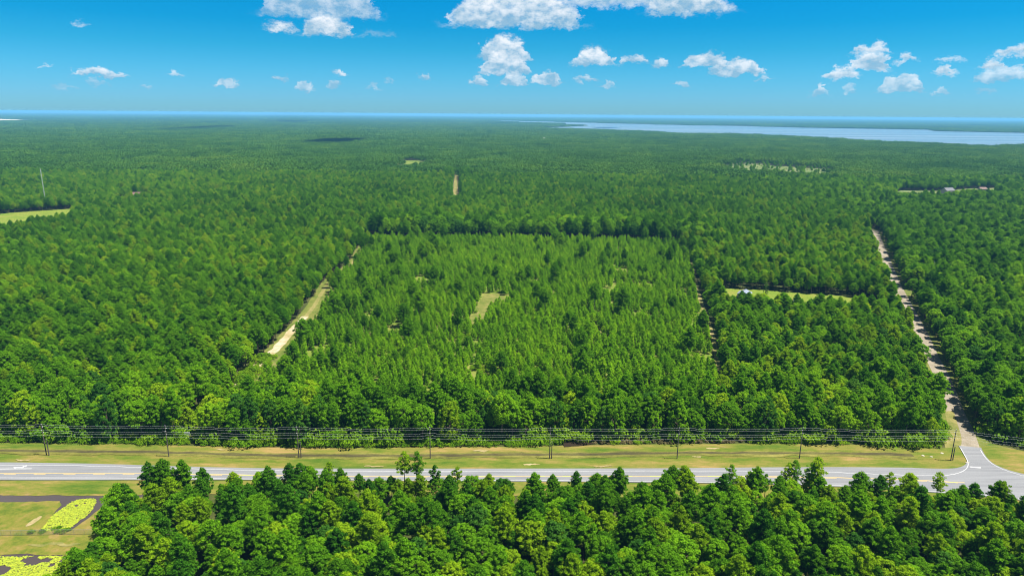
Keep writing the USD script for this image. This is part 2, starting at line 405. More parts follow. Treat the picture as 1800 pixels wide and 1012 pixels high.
# ------------------------------------------------------------------ the lie of the land
asph_n = [(-900, 800), (-500, 806), (-150, 811.5), (0, 813.5), (100, 814), (261, 818.5), (350, 821.5), (450, 823.8), (600, 824.3), (900, 824.3), (1200, 823.6), (1350, 822), (1500, 821.5), (1600, 822.5), (1663, 824.5), (1683, 823), (1695, 818.5), (1700, 812), (1694, 800), (1684, 783)]
asph_e = [(1724, 786), (1733, 803), (1744, 815), (1765, 824.5), (1800, 834), (1900, 850), (2000, 862), (2400, 900), (2900, 960)]
asph_s = [(2900, 1010), (2400, 945), (2000, 902), (1800, 880), (1652, 866), (1500, 857), (1349, 851), (1000, 847), (784, 846), (600, 844.5), (240, 844), (0, 844.3), (-150, 843), (-500, 840), (-900, 836)]


def smoothed(px, sigma):
    from scipy.ndimage import gaussian_filter1d
    p = np.asarray(GL(px), float)
    p = spline(p, 500)
    step = np.linalg.norm(np.diff(p, axis=0), axis=1).mean()
    return [tuple(q) for q in gaussian_filter1d(p, sigma / step, axis=0, mode='nearest')]


asph_N = smoothed(asph_n[:15], 14.0)[:-30] + smoothed(asph_n[13:], 1.2)
road_poly = Polygon(asph_N + smoothed(asph_e, 2.0) + smoothed(asph_s, 14.0)).buffer(0)
side_line = LineString(spline(GL([(1704, 786), (1693, 752), (1680, 725), (1671, 700), (1655, 660), (1637, 625), (1618, 582), (1600, 548), (1579, 508), (1567, 480), (1555, 450), (1545, 425), (1538, 405)]), 80))
side_track = side_line.buffer(3.4, cap_style='flat')
left_line = LineString(spline(GL([(322, 772), (345, 748), (375, 716), (405, 688), (440, 656), (480, 618), (515, 580), (546, 546), (565, 516), (580, 494), (612, 470), (634, 440), (650, 415)]), 80))
mid_line = LineString(spline(GL([(1292, 770), (1276, 720), (1264, 660), (1257, 610), (1247, 572), (1232, 530), (1218, 475), (1206, 430)]), 50))
far_line = LineString(spline(GL([(803, 358), (801, 335), (804, 308)]), 12))
lake_poly = Polygon(GL([(868, 212.6), (940, 213.4), (1000, 215.3), (1060, 217), (1200, 220.3), (1300, 222), (1400, 224.5), (1630, 228.3), (1645, 231), (1800, 234), (2000, 239), (2600, 252),
                        (2600, 285), (2000, 265), (1800, 258.5), (1740, 261), (1660, 257.5), (1600, 254), (1500, 249.2), (1400, 242.7), (1310, 239), (1200, 237.3), (1130, 233.3), (1060, 230), (1000, 228.3), (955, 226.4),
                        (960, 224.4), (1000, 223), (1034, 221.3), (1030, 219.3), (990, 218), (930, 216), (870, 214.3)])).buffer(0)
clear_mid = Polygon(GL([(812, 572), (840, 530), (852, 517), (888, 517), (884, 530), (866, 542), (858, 562), (845, 575)]))
clear_small = Polygon(GL([(1036, 575), (1048, 572), (1066, 598), (1050, 604)]))
lawn_poly = Polygon(GL([(1262, 506), (1320, 509), (1400, 514), (1510, 523), (1550, 530), (1545, 553), (1400, 554), (1330, 550), (1290, 553), (1266, 540)]))
field_poly = Polygon(GL([(-300, 384), (0, 376), (60, 370.5), (140, 365.5)]) + GL([(125, 374), (60, 386), (0, 398), (-60, 404), (-300, 412)], 12.0))
marsh_poly = Polygon(GL([(1278, 289), (1330, 288), (1400, 294), (1470, 298)]) + GL([(1440, 303), (1340, 299), (1285, 295)], 12.0))
glade_poly = Polygon(GL([(680, 283.5), (760, 282)]) + GL([(764, 287), (690, 288)], 12.0))
home_poly = Polygon(GL([(1575, 334), (1610, 335), (1680, 336), (1700, 331), (1752, 330)]) + GL([(1755, 335), (1700, 337), (1680, 341), (1570, 339)], 12.0))
pit_poly = Polygon(GL([(-200, 208.5), (20, 209.5), (52, 211.5), (0, 214.5), (-200, 216)]))
spot_polys = [Polygon(GL([(360, 338), (395, 337), (398, 345), (362, 346)])), Polygon(GL([(198, 352), (258, 343), (268, 352), (205, 361)])), Polygon(spline(GL([(1662, 790), (1660, 765), (1664, 740), (1668, 722), (1676, 722), (1683, 745), (1690, 770), (1688, 784), (1675, 792), (1662, 790)]), 40)).buffer(0)]
verge_top = [(-900, 768), (-500, 772), (0, 778), (200, 780), (450, 786), (600, 787), (900, 785), (1130, 781), (1350, 779), (1560, 782), (1640, 788), (1690, 786)]
verge_poly = Polygon(GL(verge_top) + asph_N[::-1]).buffer(0)
east_verge = Polygon(GL(asph_e[:8] + [(2400, 840), (2000, 815), (1800, 793), (1740, 779)])).buffer(0)
south_y = [(-900, 872), (0, 866.5), (240, 868), (260, 868), (600, 868), (1000, 872), (1400, 878), (1800, 905), (2400, 975), (2900, 1045)]
south_verge = Polygon(GL(south_y + asph_s)).buffer(0)
wood_poly = Polygon(GL([(262, 880), (205, 940), (172, 985), (140, 1030), (90, 1120), (60, 1200), (2050, 1200), (2100, 950), (1900, 922), (1720, 902), (1500, 893), (1300, 888), (1000, 884), (600, 880), (400, 878)])).buffer(0)
plantation = Polygon(GL([(395, 735), (408, 700), (448, 660), (488, 622), (524, 580), (555, 546), (574, 516), (592, 492), (622, 470), (645, 440), (656, 421), (880, 420), (1195, 427), (1208, 450), (1222, 500), (1248, 600), (1258, 650), (1268, 722), (900, 727)])).buffer(0)
pond_poly = Polygon(GL([(-400, 872), (0, 870.6), (100, 870.2), (150, 870), (260, 870), (205, 890), (178, 893), (158, 905), (138, 922), (124, 933), (68, 933), (80, 920), (93, 904), (108, 889), (104, 881), (60, 880.5), (0, 881.5), (-400, 886)])).buffer(0)
weed_poly = Polygon(spline(GL([(74, 930), (84, 918), (97, 905), (112, 893), (128, 882), (150, 877.5), (164, 877), (168, 881), (166, 887), (157, 898), (146, 908), (132, 920), (118, 930), (100, 932), (74, 930)]), 60)).buffer(0)
weed_spot = Polygon(spline(GL([(188, 872.5), (196, 871), (203, 873), (199, 876), (189, 876), (188, 872.5)]), 16)).buffer(0)
pond2_poly = Polygon(GL([(-400, 980), (0, 977), (60, 974), (120, 976), (180, 990), (120, 1100), (-400, 1100)])).buffer(0)

gx = 70000
ground = obj('ground', trimesh.Trimesh([[-gx, -3000, 0], [gx, -3000, 0], [gx, gx, 0], [-gx, gx, 0]], [[0, 1, 2], [0, 2, 3]], process=False), M['floor'])
tag(ground, kind='structure')


def rough(poly, amp, seed, freq=0.2, step=1.5):
    """The polygon with a naturally wavering edge."""
    p = np.array(poly.segmentize(step).exterior.coords)
    k = np.c_[p * freq, np.zeros(len(p))]
    d = np.c_[fbm(k, 3, seed), fbm(k, 3, seed + 20)] - 0.5
    return Polygon(p + d * 2 * amp).buffer(0)


pond_poly, pond2_poly, weed_poly = rough(pond_poly, 1.2, 1), rough(pond2_poly, 1.5, 2), rough(weed_poly, 0.7, 3)
clear_mid, clear_small = rough(clear_mid, 5.0, 4, 0.08), rough(clear_small, 3.0, 5, 0.1)
lawn_poly, field_poly, marsh_poly, home_poly = rough(lawn_poly, 3.0, 6, 0.06, 4), rough(field_poly, 8.0, 7, 0.02, 10), rough(marsh_poly, 30.0, 8, 0.006, 20), rough(home_poly, 14.0, 9, 0.012, 10)
glade_poly = rough(glade_poly, 20.0, 10, 0.008, 15)


def sheet(name, poly, z, mat, bumps=0.0, step=None):
    """Gently uneven sheet of land."""
    if step:
        x0, y0, x1, y1 = poly.bounds
        cells = []
        xs, ys = np.arange(x0, x1 + step, step), np.arange(y0, y1 + step, step)
        prep = shapely.prepared.prep(poly)
        for x in xs:
            for y in ys:
                b = shapely.box(x, y, x + step, y + step)
                if prep.contains(b):
                    cells.append(b)
                elif prep.intersects(b):
                    cells.append(b.intersection(poly))
        ms = [flat(c, z) for c in cells if c.area > 1e-3]
        msh = cat(ms)
        msh.merge_vertices(digits_vertex=4)
        v = np.array(msh.vertices)
        edge = shapely.distance(shapely.points(v[:, 0], v[:, 1]), poly.boundary)
        v[:, 2] += bumps * np.clip(edge / 1.5, 0, 1) * (fbm(np.c_[v[:, :2] * 0.18, np.zeros(len(v))], 3, 5) - 0.3)
        msh.vertices = v
    else:
        msh = flat(poly, z)
    return tag(obj(name, msh, mat, smooth=True if step else False), kind='structure')


sheet('grass_verge', verge_poly, 0.10, M['verge'], 0.35, 3.0)
sheet('grass_verge', east_verge, 0.10, M['verge'], 0.3, 3.0)
sheet('grass_verge', south_verge, 0.10, M['verge'], 0.3, 3.0)
meadow_poly = Polygon(GL([(-900, 868), (0, 866.5), (250, 868), (250, 880), (200, 960), (150, 1030), (110, 1110), (-900, 1110)])).difference(unary_union([pond_poly, pond2_poly, south_verge, wood_poly.buffer(-6)])).buffer(0)
sheet('meadow', meadow_poly, 0.08, M['meadow'], 0.4, 3.0)
sheet('lawn', lawn_poly, 0.08, M['lawn'])
sheet('field', field_poly, 0.1, M['lawn'])
sheet('clearing', clear_mid, 0.05, M['dry'])
sheet('clearing', clear_small, 0.05, M['dry'])
sheet('marsh', marsh_poly, 0.1, M['marsh'])
sheet('glade', glade_poly, 0.1, M['scrub'])
sheet('house_clearing', home_poly, 0.1, M['marsh'])
sheet('sand_pit', pit_poly, 0.3, M['bare'])
for k, p in enumerate(spot_polys):
    sheet('sandy_clearing', p, 0.07 + 0.004 * k, M['track_grass'] if k == 2 else M['dry'])
sheet('lake', lake_poly, 0.5, M['lake'])
sheet('pond', pond_poly, 0.04, M['brown_water'])
sheet('pond', pond2_poly, 0.04, M['brown_water'])
# tracks
sheet('dirt_road', side_track, 0.06, M['gravel'])
sheet('dirt_road_shoulder', side_line.buffer(8.0, cap_style='flat').difference(unary_union([side_track, road_poly, verge_poly, east_verge])), 0.05, M['dry'])
wob = np.array([q for q in left_line.coords])
sand_low = rough(shapely.ops.substring(left_line, 0.12, 0.36, normalized=True).buffer(2.3), 1.0, 3, 0.25)
sand_up = unary_union([sand_low, shapely.ops.substring(left_line, 0.36, 1.0, normalized=True).buffer(1.3)])
sheet('sand_track', sand_low, 0.064, M['sand'])
sheet('sand_track', sand_up.difference(sand_low), 0.06, M['track_grass'])
sheet('sand_track_shoulder', unary_union([left_line.buffer(5.0, cap_style='flat'), shapely.affinity.translate(shapely.ops.substring(left_line, 0.09, 0.5, normalized=True), 4.5, 0).buffer(4.5)]).difference(unary_union([sand_up, verge_poly])), 0.05, M['dry'])
sheet('sand_track', mid_line.buffer(1.3, cap_style='flat'), 0.06, M['track_grass'])
sheet('grass_track', far_line.buffer(4.0, cap_style='flat'), 0.06, M['track_grass'])

# drainage ditch along the north verge
ditch_px = [(-500, 786), (0, 793.5), (120, 794.5), (300, 797), (500, 801.5), (700, 802), (900, 800.5), (1050, 799.5), (1200, 797), (1400, 797.5), (1540, 799), (1605, 801)]
ditch_line = LineString(spline(GL(ditch_px), 120))
dn = (fbm(np.c_[np.linspace(0, 60, 120), np.zeros(120), np.zeros(120)], 3, 3) - 0.5)
pts = np.array(ditch_line.coords)
dl = np.c_[pts[:, 0], pts[:, 1] + 2.0 + dn * 2.2]; dr = np.c_[pts[:, 0], pts[:, 1] - 2.2 + dn[::-1] * 2.4]
wl = np.c_[pts[:, 0], pts[:, 1] + 1.2 + dn * 1.4]; wr = np.c_[pts[:, 0], pts[:, 1] - 0.5 + dn[::-1] * 1.4]
sheet('ditch_bank', Polygon(np.vstack([dl, dr[::-1]])).buffer(0), 0.25, M['ditch_grass'])
sheet('drainage_ditch', Polygon(np.vstack([wl, wr[::-1]])).buffer(0), 0.256, M['ditch'])
sheet('basin', rough(Polygon(GL([(988, 775), (1003, 778), (1052, 779.5), (1030, 783.5), (991, 786)])), 0.5, 31), 0.262, M['dark_mud'])
for k, (x, y, w, h) in enumerate([(845, 792.5, 13, 1.1), (1253, 788, 12, 1.4), (1270, 787, 5, 0.6), (1225, 803.5, 10, 0.8), (390, 790, 9, 0.8), (935, 817, 16, 1.2), (660, 820, 20, 1.0), (40, 809, 14, 1.1), (1700, 792, 4, 2.0), (1060, 820, 18, 0.9)]):
    t = np.linspace(0, 2 * np.pi, 25)[:-1]
    sheet('bare_patch', rough(Polygon(GL(np.c_[x + w * np.cos(t), y + h * np.sin(t)])), 0.9, 40 + k, 0.5, 0.6), 0.268, M['patch'])
t = np.linspace(0, 2 * np.pi, 25)[:-1]
sheet('bare_patch', rough(Polygon(GL(np.c_[58 + 15 * np.cos(t) + 2 * np.sin(t), 917 - 9 * np.cos(t) + 2.6 * np.sin(t)])), 0.7, 60, 0.4, 0.6), 0.25, M['patch'])
sheet('bare_patch', rough(Polygon(GL(np.c_[95 + 45 * np.cos(t), 957 + 3.0 * np.sin(t)])), 1.2, 61, 0.3, 0.6), 0.25, M['track_grass'])

# the road with its markings
road = thing('road')
tag(road, kind='structure')
rm = flat(road_poly, 0.30)
skirt = []
for g in getattr(road_poly, 'geoms', [road_poly]):
    q = np.array(g.exterior.coords)
    n = len(q)
    v = np.vstack([np.c_[q, np.full(n, 0.3)], np.c_[q, np.full(n, 0.0)]])
    i = np.arange(n - 1)
    skirt.append(trimesh.Trimesh(v, np.vstack([np.c_[i, i + n, i + 1], np.c_[i + 1, i + n, i + n + 1]]), process=False))
obj('asphalt', cat([rm] + skirt), M['asphalt'], road)


def line(name, px, w, mat, z=0.306, n=90, dash=None, sigma=12.0):
    from scipy.ndimage import gaussian_filter1d
    p = spline(GL(px, 0.3), 700)
    step = np.linalg.norm(np.diff(p, axis=0), axis=1).mean()
    ls = LineString(gaussian_filter1d(p, sigma / step, axis=0, mode='nearest'))
    if not dash:
        obj(name, flat(ls.buffer(w / 2, cap_style='flat'), z), mat, road)
    else:
        s = dash[2] if len(dash) > 2 else 0
        while s < ls.length:
            obj(name, flat(shapely.ops.substring(ls, s, min(ls.length, s + dash[0])).buffer(w / 2, cap_style='flat'), z), mat, road)
            s += dash[0] + dash[1]


line('edge_line', [(-900, 803.5), (-500, 809), (0, 816.9), (100, 817.3), (261, 821), (350, 823.6), (450, 825.9), (600, 827), (900, 827.2), (1200, 826.9), (1350, 827.2), (1450, 829.3), (1600, 834.5), (1655, 835.8), (1680, 833), (1697, 826.5), (1704, 819), (1703, 812), (1696, 800), (1687, 784)], 0.15, M['white_paint'], sigma=3.5)
line('edge_line', [(1722, 787), (1731, 803), (1742, 816), (1764, 826), (1800, 836.5), (1900, 853), (2000, 865), (2400, 904)], 0.15, M['white_paint'], sigma=4.0)
line('edge_line', [(-900, 832), (-500, 836), (0, 839.2), (240, 839.2), (600, 842.5), (784, 843.5), (1000, 844.2), (1349, 848), (1500, 854), (1652, 863), (1800, 876), (2000, 898)], 0.15, M['white_paint'], n=200)
line('turn_lane_line', [(-300, 824.6), (-100, 824), (58, 823.2)], 0.22, M['white_paint'], sigma=1.0)
yl = [(-900, 824), (-500, 829), (0, 831.9), (100, 831.5), (261, 831.6), (450, 834.3), (600, 836.3), (784, 836.6), (1000, 836), (1350, 836.4), (1450, 838.3), (1600, 842.3), (1722, 849.6)]
line('centre_line', yl, 0.2, M['yellow_paint'], n=200)
line('centre_line', [(x, y + 0.9) for x, y in yl], 0.18, M['yellow_paint'], z=0.3105, n=300, dash=(4.0, 6.0, 1.0))
line('stop_bar', [(1706, 820.3), (1724, 821.3)], 0.7, M['white_paint'], sigma=0.01)
# left-turn arrow in the turn lane
ax, ay = G(35, 820.2, 0.3)
arrow = Polygon([(0.0, -0.18), (2.3, -0.18), (2.3, -0.55), (3.6, 0.0), (2.3, 0.55), (2.3, 0.18), (1.2, 0.18), (0.6, 0.95), (0.95, 1.15), (-0.35, 1.45), (-0.25, 0.45), (0.1, 0.65), (0.55, 0.18), (0.0, 0.18)]).buffer(0)
arrow = shapely.affinity.scale(arrow, -1, 1, origin=(0, 0))
obj('turn_arrow', flat(shapely.affinity.translate(arrow, ax + 1.5, ay - 0.4), 0.306), M['white_paint'], road)


# ------------------------------------------------------------------ trees
def leaves(rng, c, nrm, size, aspect=0.62, axis=None):
    """Folded leaf sprays: two triangles each. With axis they are needles that point along it."""
    n = len(c)
    nrm = nrm / (np.linalg.norm(nrm, axis=1, keepdims=True) + 1e-9)
    if axis is None:
        a = np.cross(nrm, rng.normal(size=(n, 3)))
    else:
        a, nrm = axis, np.cross(axis, rng.normal(size=(n, 3)))
        nrm[nrm[:, 2] < 0] *= -1
        nrm /= np.linalg.norm(nrm, axis=1, keepdims=True) + 1e-9
    a = a / (np.linalg.norm(a, axis=1, keepdims=True) + 1e-9)
    b = np.cross(nrm, a)
    s = np.asarray(size)[:, None]
    v = np.stack([c - a * s, c + b * s * aspect + nrm * s * 0.15, c + a * s, c - b * s * aspect + nrm * s * 0.15], 1).reshape(-1, 3)
    k = np.arange(n)[:, None] * 4
    return v, np.vstack([k + [0, 1, 2], k + [0, 2, 3]])


def foliage(rng, puffs, per, size, low=-0.35, jit=0.38, needles=0.0):
    P = np.array([p[:3] for p in puffs]); r = np.array([p[3] for p in puffs]); fl = np.array([p[4] for p in puffs])
    w = r ** 2 / np.mean(r ** 2)
    cnt = np.maximum(4, (per * w).astype(int))
    idx = np.repeat(np.arange(len(P)), cnt)
    n = len(idx)
    z = rng.uniform(low, 1, n); t = rng.uniform(0, 2 * np.pi, n); q = np.sqrt(np.clip(1 - z * z, 0, 1))
    d = np.c_[q * np.cos(t), q * np.sin(t), z]
    rad = r[idx] * (0.55 + 0.5 * rng.random(n) ** 0.7)
    c = P[idx] + d * rad[:, None] * np.c_[np.ones(n), np.ones(n), fl[idx]]
    k = rng.random(n) < needles
    v1, f1 = leaves(rng, c[~k], d[~k] + [0, 0, 0.25] + rng.normal(scale=jit, size=(n, 3))[~k], size * rng.uniform(0.7, 1.3, n)[~k])
    if not k.any():
        return v1, f1
    v2, f2 = leaves(rng, c[k], d[k], 1.25 * size * rng.uniform(0.7, 1.3, n)[k], 0.32, d[k] + [0, 0, 0.55] + rng.normal(scale=0.3, size=(n, 3))[k])
    return np.vstack([v1, v2]), np.vstack([f1, f2 + len(v1)])


def pine(seed, h, rmax, base, per=34, size=0.28, layers=10, round_top=0.55, openness=1.0):
    rng = np.random.default_rng(seed)
    lean = rng.normal(scale=0.015, size=2) * h
    axis = lambda t: np.array([lean[0] * t ** 2, lean[1] * t ** 2, h * t])
    trunk = [tube([axis(t) for t in np.linspace(0, 0.96, 7)], np.interp(np.linspace(0, 1, 7), [0, 1], [h * 0.0135, 0.05]), 6)]
    puffs, ang = [], rng.uniform(0, 6.28)
    for i in range(layers):
        t = i / (layers - 1)
        zt = base + (0.97 - base) * t
        prof = math.sin(math.pi * (0.2 + 0.74 * t ** 0.95)) ** 0.75 * (1 - (round_top - 0.45) * t) * rng.uniform(0.85, 1.1)
        rr = rmax * max(prof, 0.1)
        nb = max(3, int(round((5 + 9 * rr / rmax) * openness)))
        for b in range(nb):
            ang += 2.4 + rng.normal(scale=0.35)
            L = rr * rng.uniform(0.45, 1.18)
            up = rng.uniform(-0.02, 0.28) * L
            d = np.array([math.cos(ang), math.sin(ang)])
            p0 = axis(zt)
            tip = p0 + [d[0] * L, d[1] * L, up]
            if L > 1.3 and rng.random() < 0.75:
                trunk.append(tube([p0, (p0 + tip) / 2 + [0, 0, -0.1], tip], [0.07, 0.05, 0.025], 4))
            pr = rng.uniform(0.08, 0.15) * rmax + 0.2
            puffs.append((*tip, pr, 0.72))
            if L > 1.3:
                mid = p0 + (tip - p0) * rng.uniform(0.45, 0.65) + rng.normal(scale=0.2, size=3)
                puffs.append((*mid, pr * rng.uniform(0.7, 0.95), 0.7))
    puffs.append((*axis(1.0), 0.18 * rmax + 0.25, 1.1))
    return foliage(rng, puffs, per, size, needles=0.55), cat(trunk)


def broadleaf(seed, h, rmax, base=0.3, nump=140, per=48, size=0.26, dome=0.85):
    rng = np.random.default_rng(seed)
    trunk = [tube([(0, 0, 0), (0.1, 0.05, h * 0.25), (rng.normal(scale=0.2), rng.normal(scale=0.2), h * 0.62)], [h * 0.02, h * 0.016, 0.08], 7)]
    cz, rz = h * (base + (1 - base) * 0.45), h * (1 - base) * 0.56
    lob = [(rng.uniform(0, 6.28), rng.uniform(0.75, 1.15)) for _ in range(6)]
    puffs = []
    for k in range(nump):
        z = -0.55 + 1.55 * (k + 0.5) / nump
        t = k * 2.39996 + rng.normal(scale=0.3)
        lf = np.mean([g * (1 + 0.25 * math.cos(t - a)) for a, g in lob]) * rng.uniform(0.66, 1.14)
        q = math.sqrt(max(0, 1 - min(1, abs(z)) ** 2)) if z > 0 else math.sqrt(max(0, 1 - z * z)) * 0.95
        pr = rng.uniform(0.10, 0.2) * rmax
        f = (1 - pr / rmax * 0.7) * lf
        puffs.append((math.cos(t) * q * rmax * f, math.sin(t) * q * rmax * f, cz + rz * z * dome * rng.uniform(0.85, 1.12), pr, 0.8))
    for k in range(7):
        p = puffs[rng.integers(len(puffs))]
        trunk.append(tube([(0, 0, h * rng.uniform(0.25, 0.5)), (p[0] * 0.5, p[1] * 0.5, (p[2] + h * 0.4) / 2), p[:3]], [0.13, 0.09, 0.03], 4))
    return foliage(rng, puffs, per, size), cat(trunk)


def shrub(seed, h, r, per=26, size=0.3):
    rng = np.random.default_rng(seed)
    puffs = []
    for k in range(13):
        t, q = k * 2.4, math.sqrt(rng.random()) * r * 0.75
        puffs.append((math.cos(t) * q, math.sin(t) * q, h * rng.uniform(0.25, 0.75) * (1.1 - 0.5 * q / r), r * rng.uniform(0.28, 0.42), 0.85))
    stems = [tube([(0, 0, 0), (p[0] * 0.6, p[1] * 0.6, p[2] * 0.7), p[:3]], [0.05, 0.035, 0.015], 4) for p in puffs[:5]]
    return foliage(rng, puffs, per, size, low=-0.6), cat(stems)


KINDS = {}
LIB = stage.CreateClassPrim('/World/Kinds')


def kind(name, made, leafmat):
    """A tree shape that trees of that kind share: trunk and crown."""
    (v, f), tr = made
    base = f'/World/Kinds/{name}'
    UsdGeom.Xform.Define(stage, base)
    usdkit.mesh(stage, base + '/trunk', tr, M['bark'], smooth=True)
    usdkit.mesh(stage, base + '/crown', (v, f), M[leafmat])
    KINDS[name] = base


for k in range(6):
    kind(f'pine_{k}', pine(10 + k, 16 + k % 3, 3.3 + 0.35 * (k % 4), 0.42 + 0.04 * (k % 3), per=38), 'leaf_pine')
for k in range(3):
    kind(f'pine_dark_{k}', pine(30 + k, 16 + k, 3.2 + 0.3 * k, 0.38, per=38), 'leaf_pine_dark')
    kind(f'pine_yellow_{k}', pine(40 + k, 16.5 + k, 3.4 + 0.3 * k, 0.45, per=34), 'leaf_pine_yellow')
    kind(f'pine_tall_{k}', pine(50 + k, 19 + k, 3.0 + 0.2 * k, 0.6, per=32, layers=6, openness=0.6), 'leaf_pine_yellow' if k == 1 else 'leaf_pine')
for k in range(5):
    kind(f'broad_{k}', broadleaf(60 + k, 14 + k % 3, 4.3 + 0.5 * (k % 3), 0.28), 'leaf_broad')
for k in range(2):
    kind(f'broad_dark_{k}', broadleaf(70 + k, 14 + k, 4.0 + 0.6 * k, 0.25), 'leaf_broad_dark')
    kind(f'broad_yellow_{k}', broadleaf(75 + k, 14.5 + k, 4.3 + 0.5 * k, 0.28), 'leaf_broad_yellow')
for k in range(6):
    kind(f'young_{k}', pine(80 + k, 6.6 + 0.55 * k % 2.4, 1.55 + 0.22 * (k % 3), 0.2, per=11, size=0.3, layers=8, round_top=[0.9, 0.5, 0.7][k % 3], openness=0.8), 'leaf_young')
for k in range(4):
    kind(f'shrub_{k}', shrub(90 + k, 2.6 + 0.5 * (k % 2), 2.0 + 0.3 * k), 'leaf_shrub')
for k in range(2):
    kind(f'shrub_dry_{k}', shrub(95 + k, 1.4, 1.6), 'leaf_dry')
for k in range(4):
    kind(f'edge_{k}', broadleaf(110 + k, 14.5 + k % 2, 4.2 + 0.4 * (k % 3), 0.06, nump=110, dome=1.05), ['leaf_broad', 'leaf_broad', 'leaf_broad_yellow', 'leaf_broad_dark'][k])
kind('gold_0', broadleaf(99, 11, 2.6, 0.35, nump=26, per=34), 'leaf_gold')
kind('column_0', broadleaf(101, 12, 1.5, 0.08, nump=44, per=30, size=0.32, dome=1.0), 'leaf_broad_dark')


def place(name, kindname, x, y, label, cat_, group=None, s=1.0, rz=0.0, sz=None, z=0.0):
    o = thing(name, (x, y, z), rz, (s, s, sz or s))
    o.GetReferences().AddInternalReference(KINDS[kindname])
    o.SetInstanceable(True)
    return tag(o, label, cat_, group)


def scatter(poly, spacing, seed, jitter=0.42):
    """Jittered points inside a polygon."""
    rng = np.random.default_rng(seed)
    x0, y0, x1, y1 = poly.bounds
    xs, ys = np.meshgrid(np.arange(x0, x1, spacing), np.arange(y0, y1, spacing * 0.9))
    xs = xs + (np.arange(len(xs)) % 2)[:, None] * spacing / 2
    p = np.c_[xs.ravel(), ys.ravel()] + rng.uniform(-jitter, jitter, (xs.size, 2)) * spacing
    shapely.prepare(poly)
    return p[shapely.contains_xy(poly, p[:, 0], p[:, 1])]


def n2(p, scale, seed):
    return fbm(np.c_[p * scale, np.zeros(len(p))], 3, seed)


def instancer(name, label, cat_, protos, pts, idx, rz, sc, z=None):
    """One uncountable stand of trees."""
    pi = UsdGeom.PointInstancer.Define(stage, '/World/' + numbered(name))
    path = str(pi.GetPath())
    keep = sorted(set(int(i) for i in idx))
    for i in keep:
        q = stage.DefinePrim(f'{path}/shapes/{protos[i]}', 'Xform')
        q.GetReferences().AddInternalReference(KINDS[protos[i]])
        pi.GetPrototypesRel().AddTarget(q.GetPath())
    back = {i: k for k, i in enumerate(keep)}
    n = len(pts)
    pi.CreateProtoIndicesAttr(Vt.IntArray.FromNumpy(np.array([back[int(i)] for i in idx], np.int32)))
    pi.CreatePositionsAttr(Vt.Vec3fArray.FromNumpy(np.c_[pts, np.zeros(n) if z is None else z].astype(np.float32)))
    half = np.radians(rz) / 2
    pi.CreateOrientationsAttr(Vt.QuathArray([Gf.Quath(float(math.cos(a)), 0, 0, float(math.sin(a))) for a in half]))
    pi.CreateScalesAttr(Vt.Vec3fArray.FromNumpy(np.asarray(sc, np.float32)))
    return tag(pi.GetPrim(), label, cat_, kind='stuff')


PINES = [f'pine_{k}' for k in range(6)]
PD = [f'pine_dark_{k}' for k in range(3)]
PY = [f'pine_yellow_{k}' for k in range(3)]
BR = [f'broad_{k}' for k in range(5)]
BD = [f'broad_dark_{k}' for k in range(2)]
BY = [f'broad_yellow_{k}' for k in range(2)]
YG = [f'young_{k}' for k in range(6)]
SH = [f'shrub_{k}' for k in range(4)]
ED = [f'edge_{k}' for k in range(4)]
ALL = ED + PINES + PD + PY + BR + BD + BY + YG + SH


def choose(rng, n, mix):
    """mix: list of (names, weight)."""
    names = [x for ns, _ in mix for x in ns]
    w = np.concatenate([np.full(len(ns), wt / len(ns)) for ns, wt in mix])
    return rng.choice([ALL.index(x) for x in names], n, p=w / w.sum())


def stand(name, label, poly, spacing, seed, mix, scale=(0.8, 1.15), gaps=0.0, hscale=0.25):
    rng = np.random.default_rng(seed)
    p = scatter(poly, spacing, seed)
    if gaps:
        p = p[n2(p, 0.06, seed) > gaps]
    n = len(p)
    s = rng.uniform(*scale, n) * (1 - hscale / 2 + hscale * n2(p, 0.012, seed + 1) * 1.0)
    sz = s * rng.uniform(0.88, 1.12, n)
    return instancer(name, label, 'forest', ALL, p, choose(rng, n, mix), rng.uniform(0, 360, n), np.c_[s, s, sz])


NEAR_END = 1300.0
fan = Polygon([(-230, 150), (230, 150), (NEAR_END * 0.82 + 60, NEAR_END), (-NEAR_END * 0.82 - 60, NEAR_END)])
belt_front = LineString(GL([(-500, 766), (0, 771), (200, 774), (300, 776), (450, 780), (600, 779), (760, 776), (900, 776), (990, 773), (1130, 771), (1350, 774), (1560, 777), (1632, 781), (1655, 770), (1690, 762), (1760, 772), (1800, 785), (2000, 806), (2400, 832)]))
bf = np.array(belt_front.coords)
north = Polygon(np.vstack([bf, [(NEAR_END * 0.9, bf[-1, 1]), (NEAR_END * 0.9, NEAR_END), (-NEAR_END * 0.9, NEAR_END), (-NEAR_END * 0.9, bf[0, 1])]])).buffer(0).intersection(fan)
left_mouth = LineString(GL([(335, 772), (352, 745)])).buffer(3.2)
right_row = Polygon(np.vstack([np.array(side_line.coords), (np.array(side_line.coords) + [22, -4])[::-1]])).buffer(0)
side_clear = unary_union([side_line.buffer(5.5), side_line.buffer(9.0).difference(right_row)])
mid_gap = shapely.ops.substring(mid_line, 0.2, 0.6, normalized=True).buffer(3.2)
holes = unary_union([side_clear, shapely.ops.substring(left_line, 0.09, 1.0, normalized=True).buffer(3.6), shapely.affinity.translate(shapely.ops.substring(left_line, 0.09, 0.5, normalized=True), 4.5, 0).buffer(4.5), left_line.buffer(2.2), left_mouth, mid_gap, mid_line.buffer(1.2), far_line.buffer(7.0), lawn_poly, field_poly, clear_mid, clear_small, home_poly] + spot_polys)
open_ = north.difference(holes)
belt = Polygon(np.vstack([bf, (bf + [0, 28])[::-1]])).buffer(0).intersection(open_).difference(plantation)
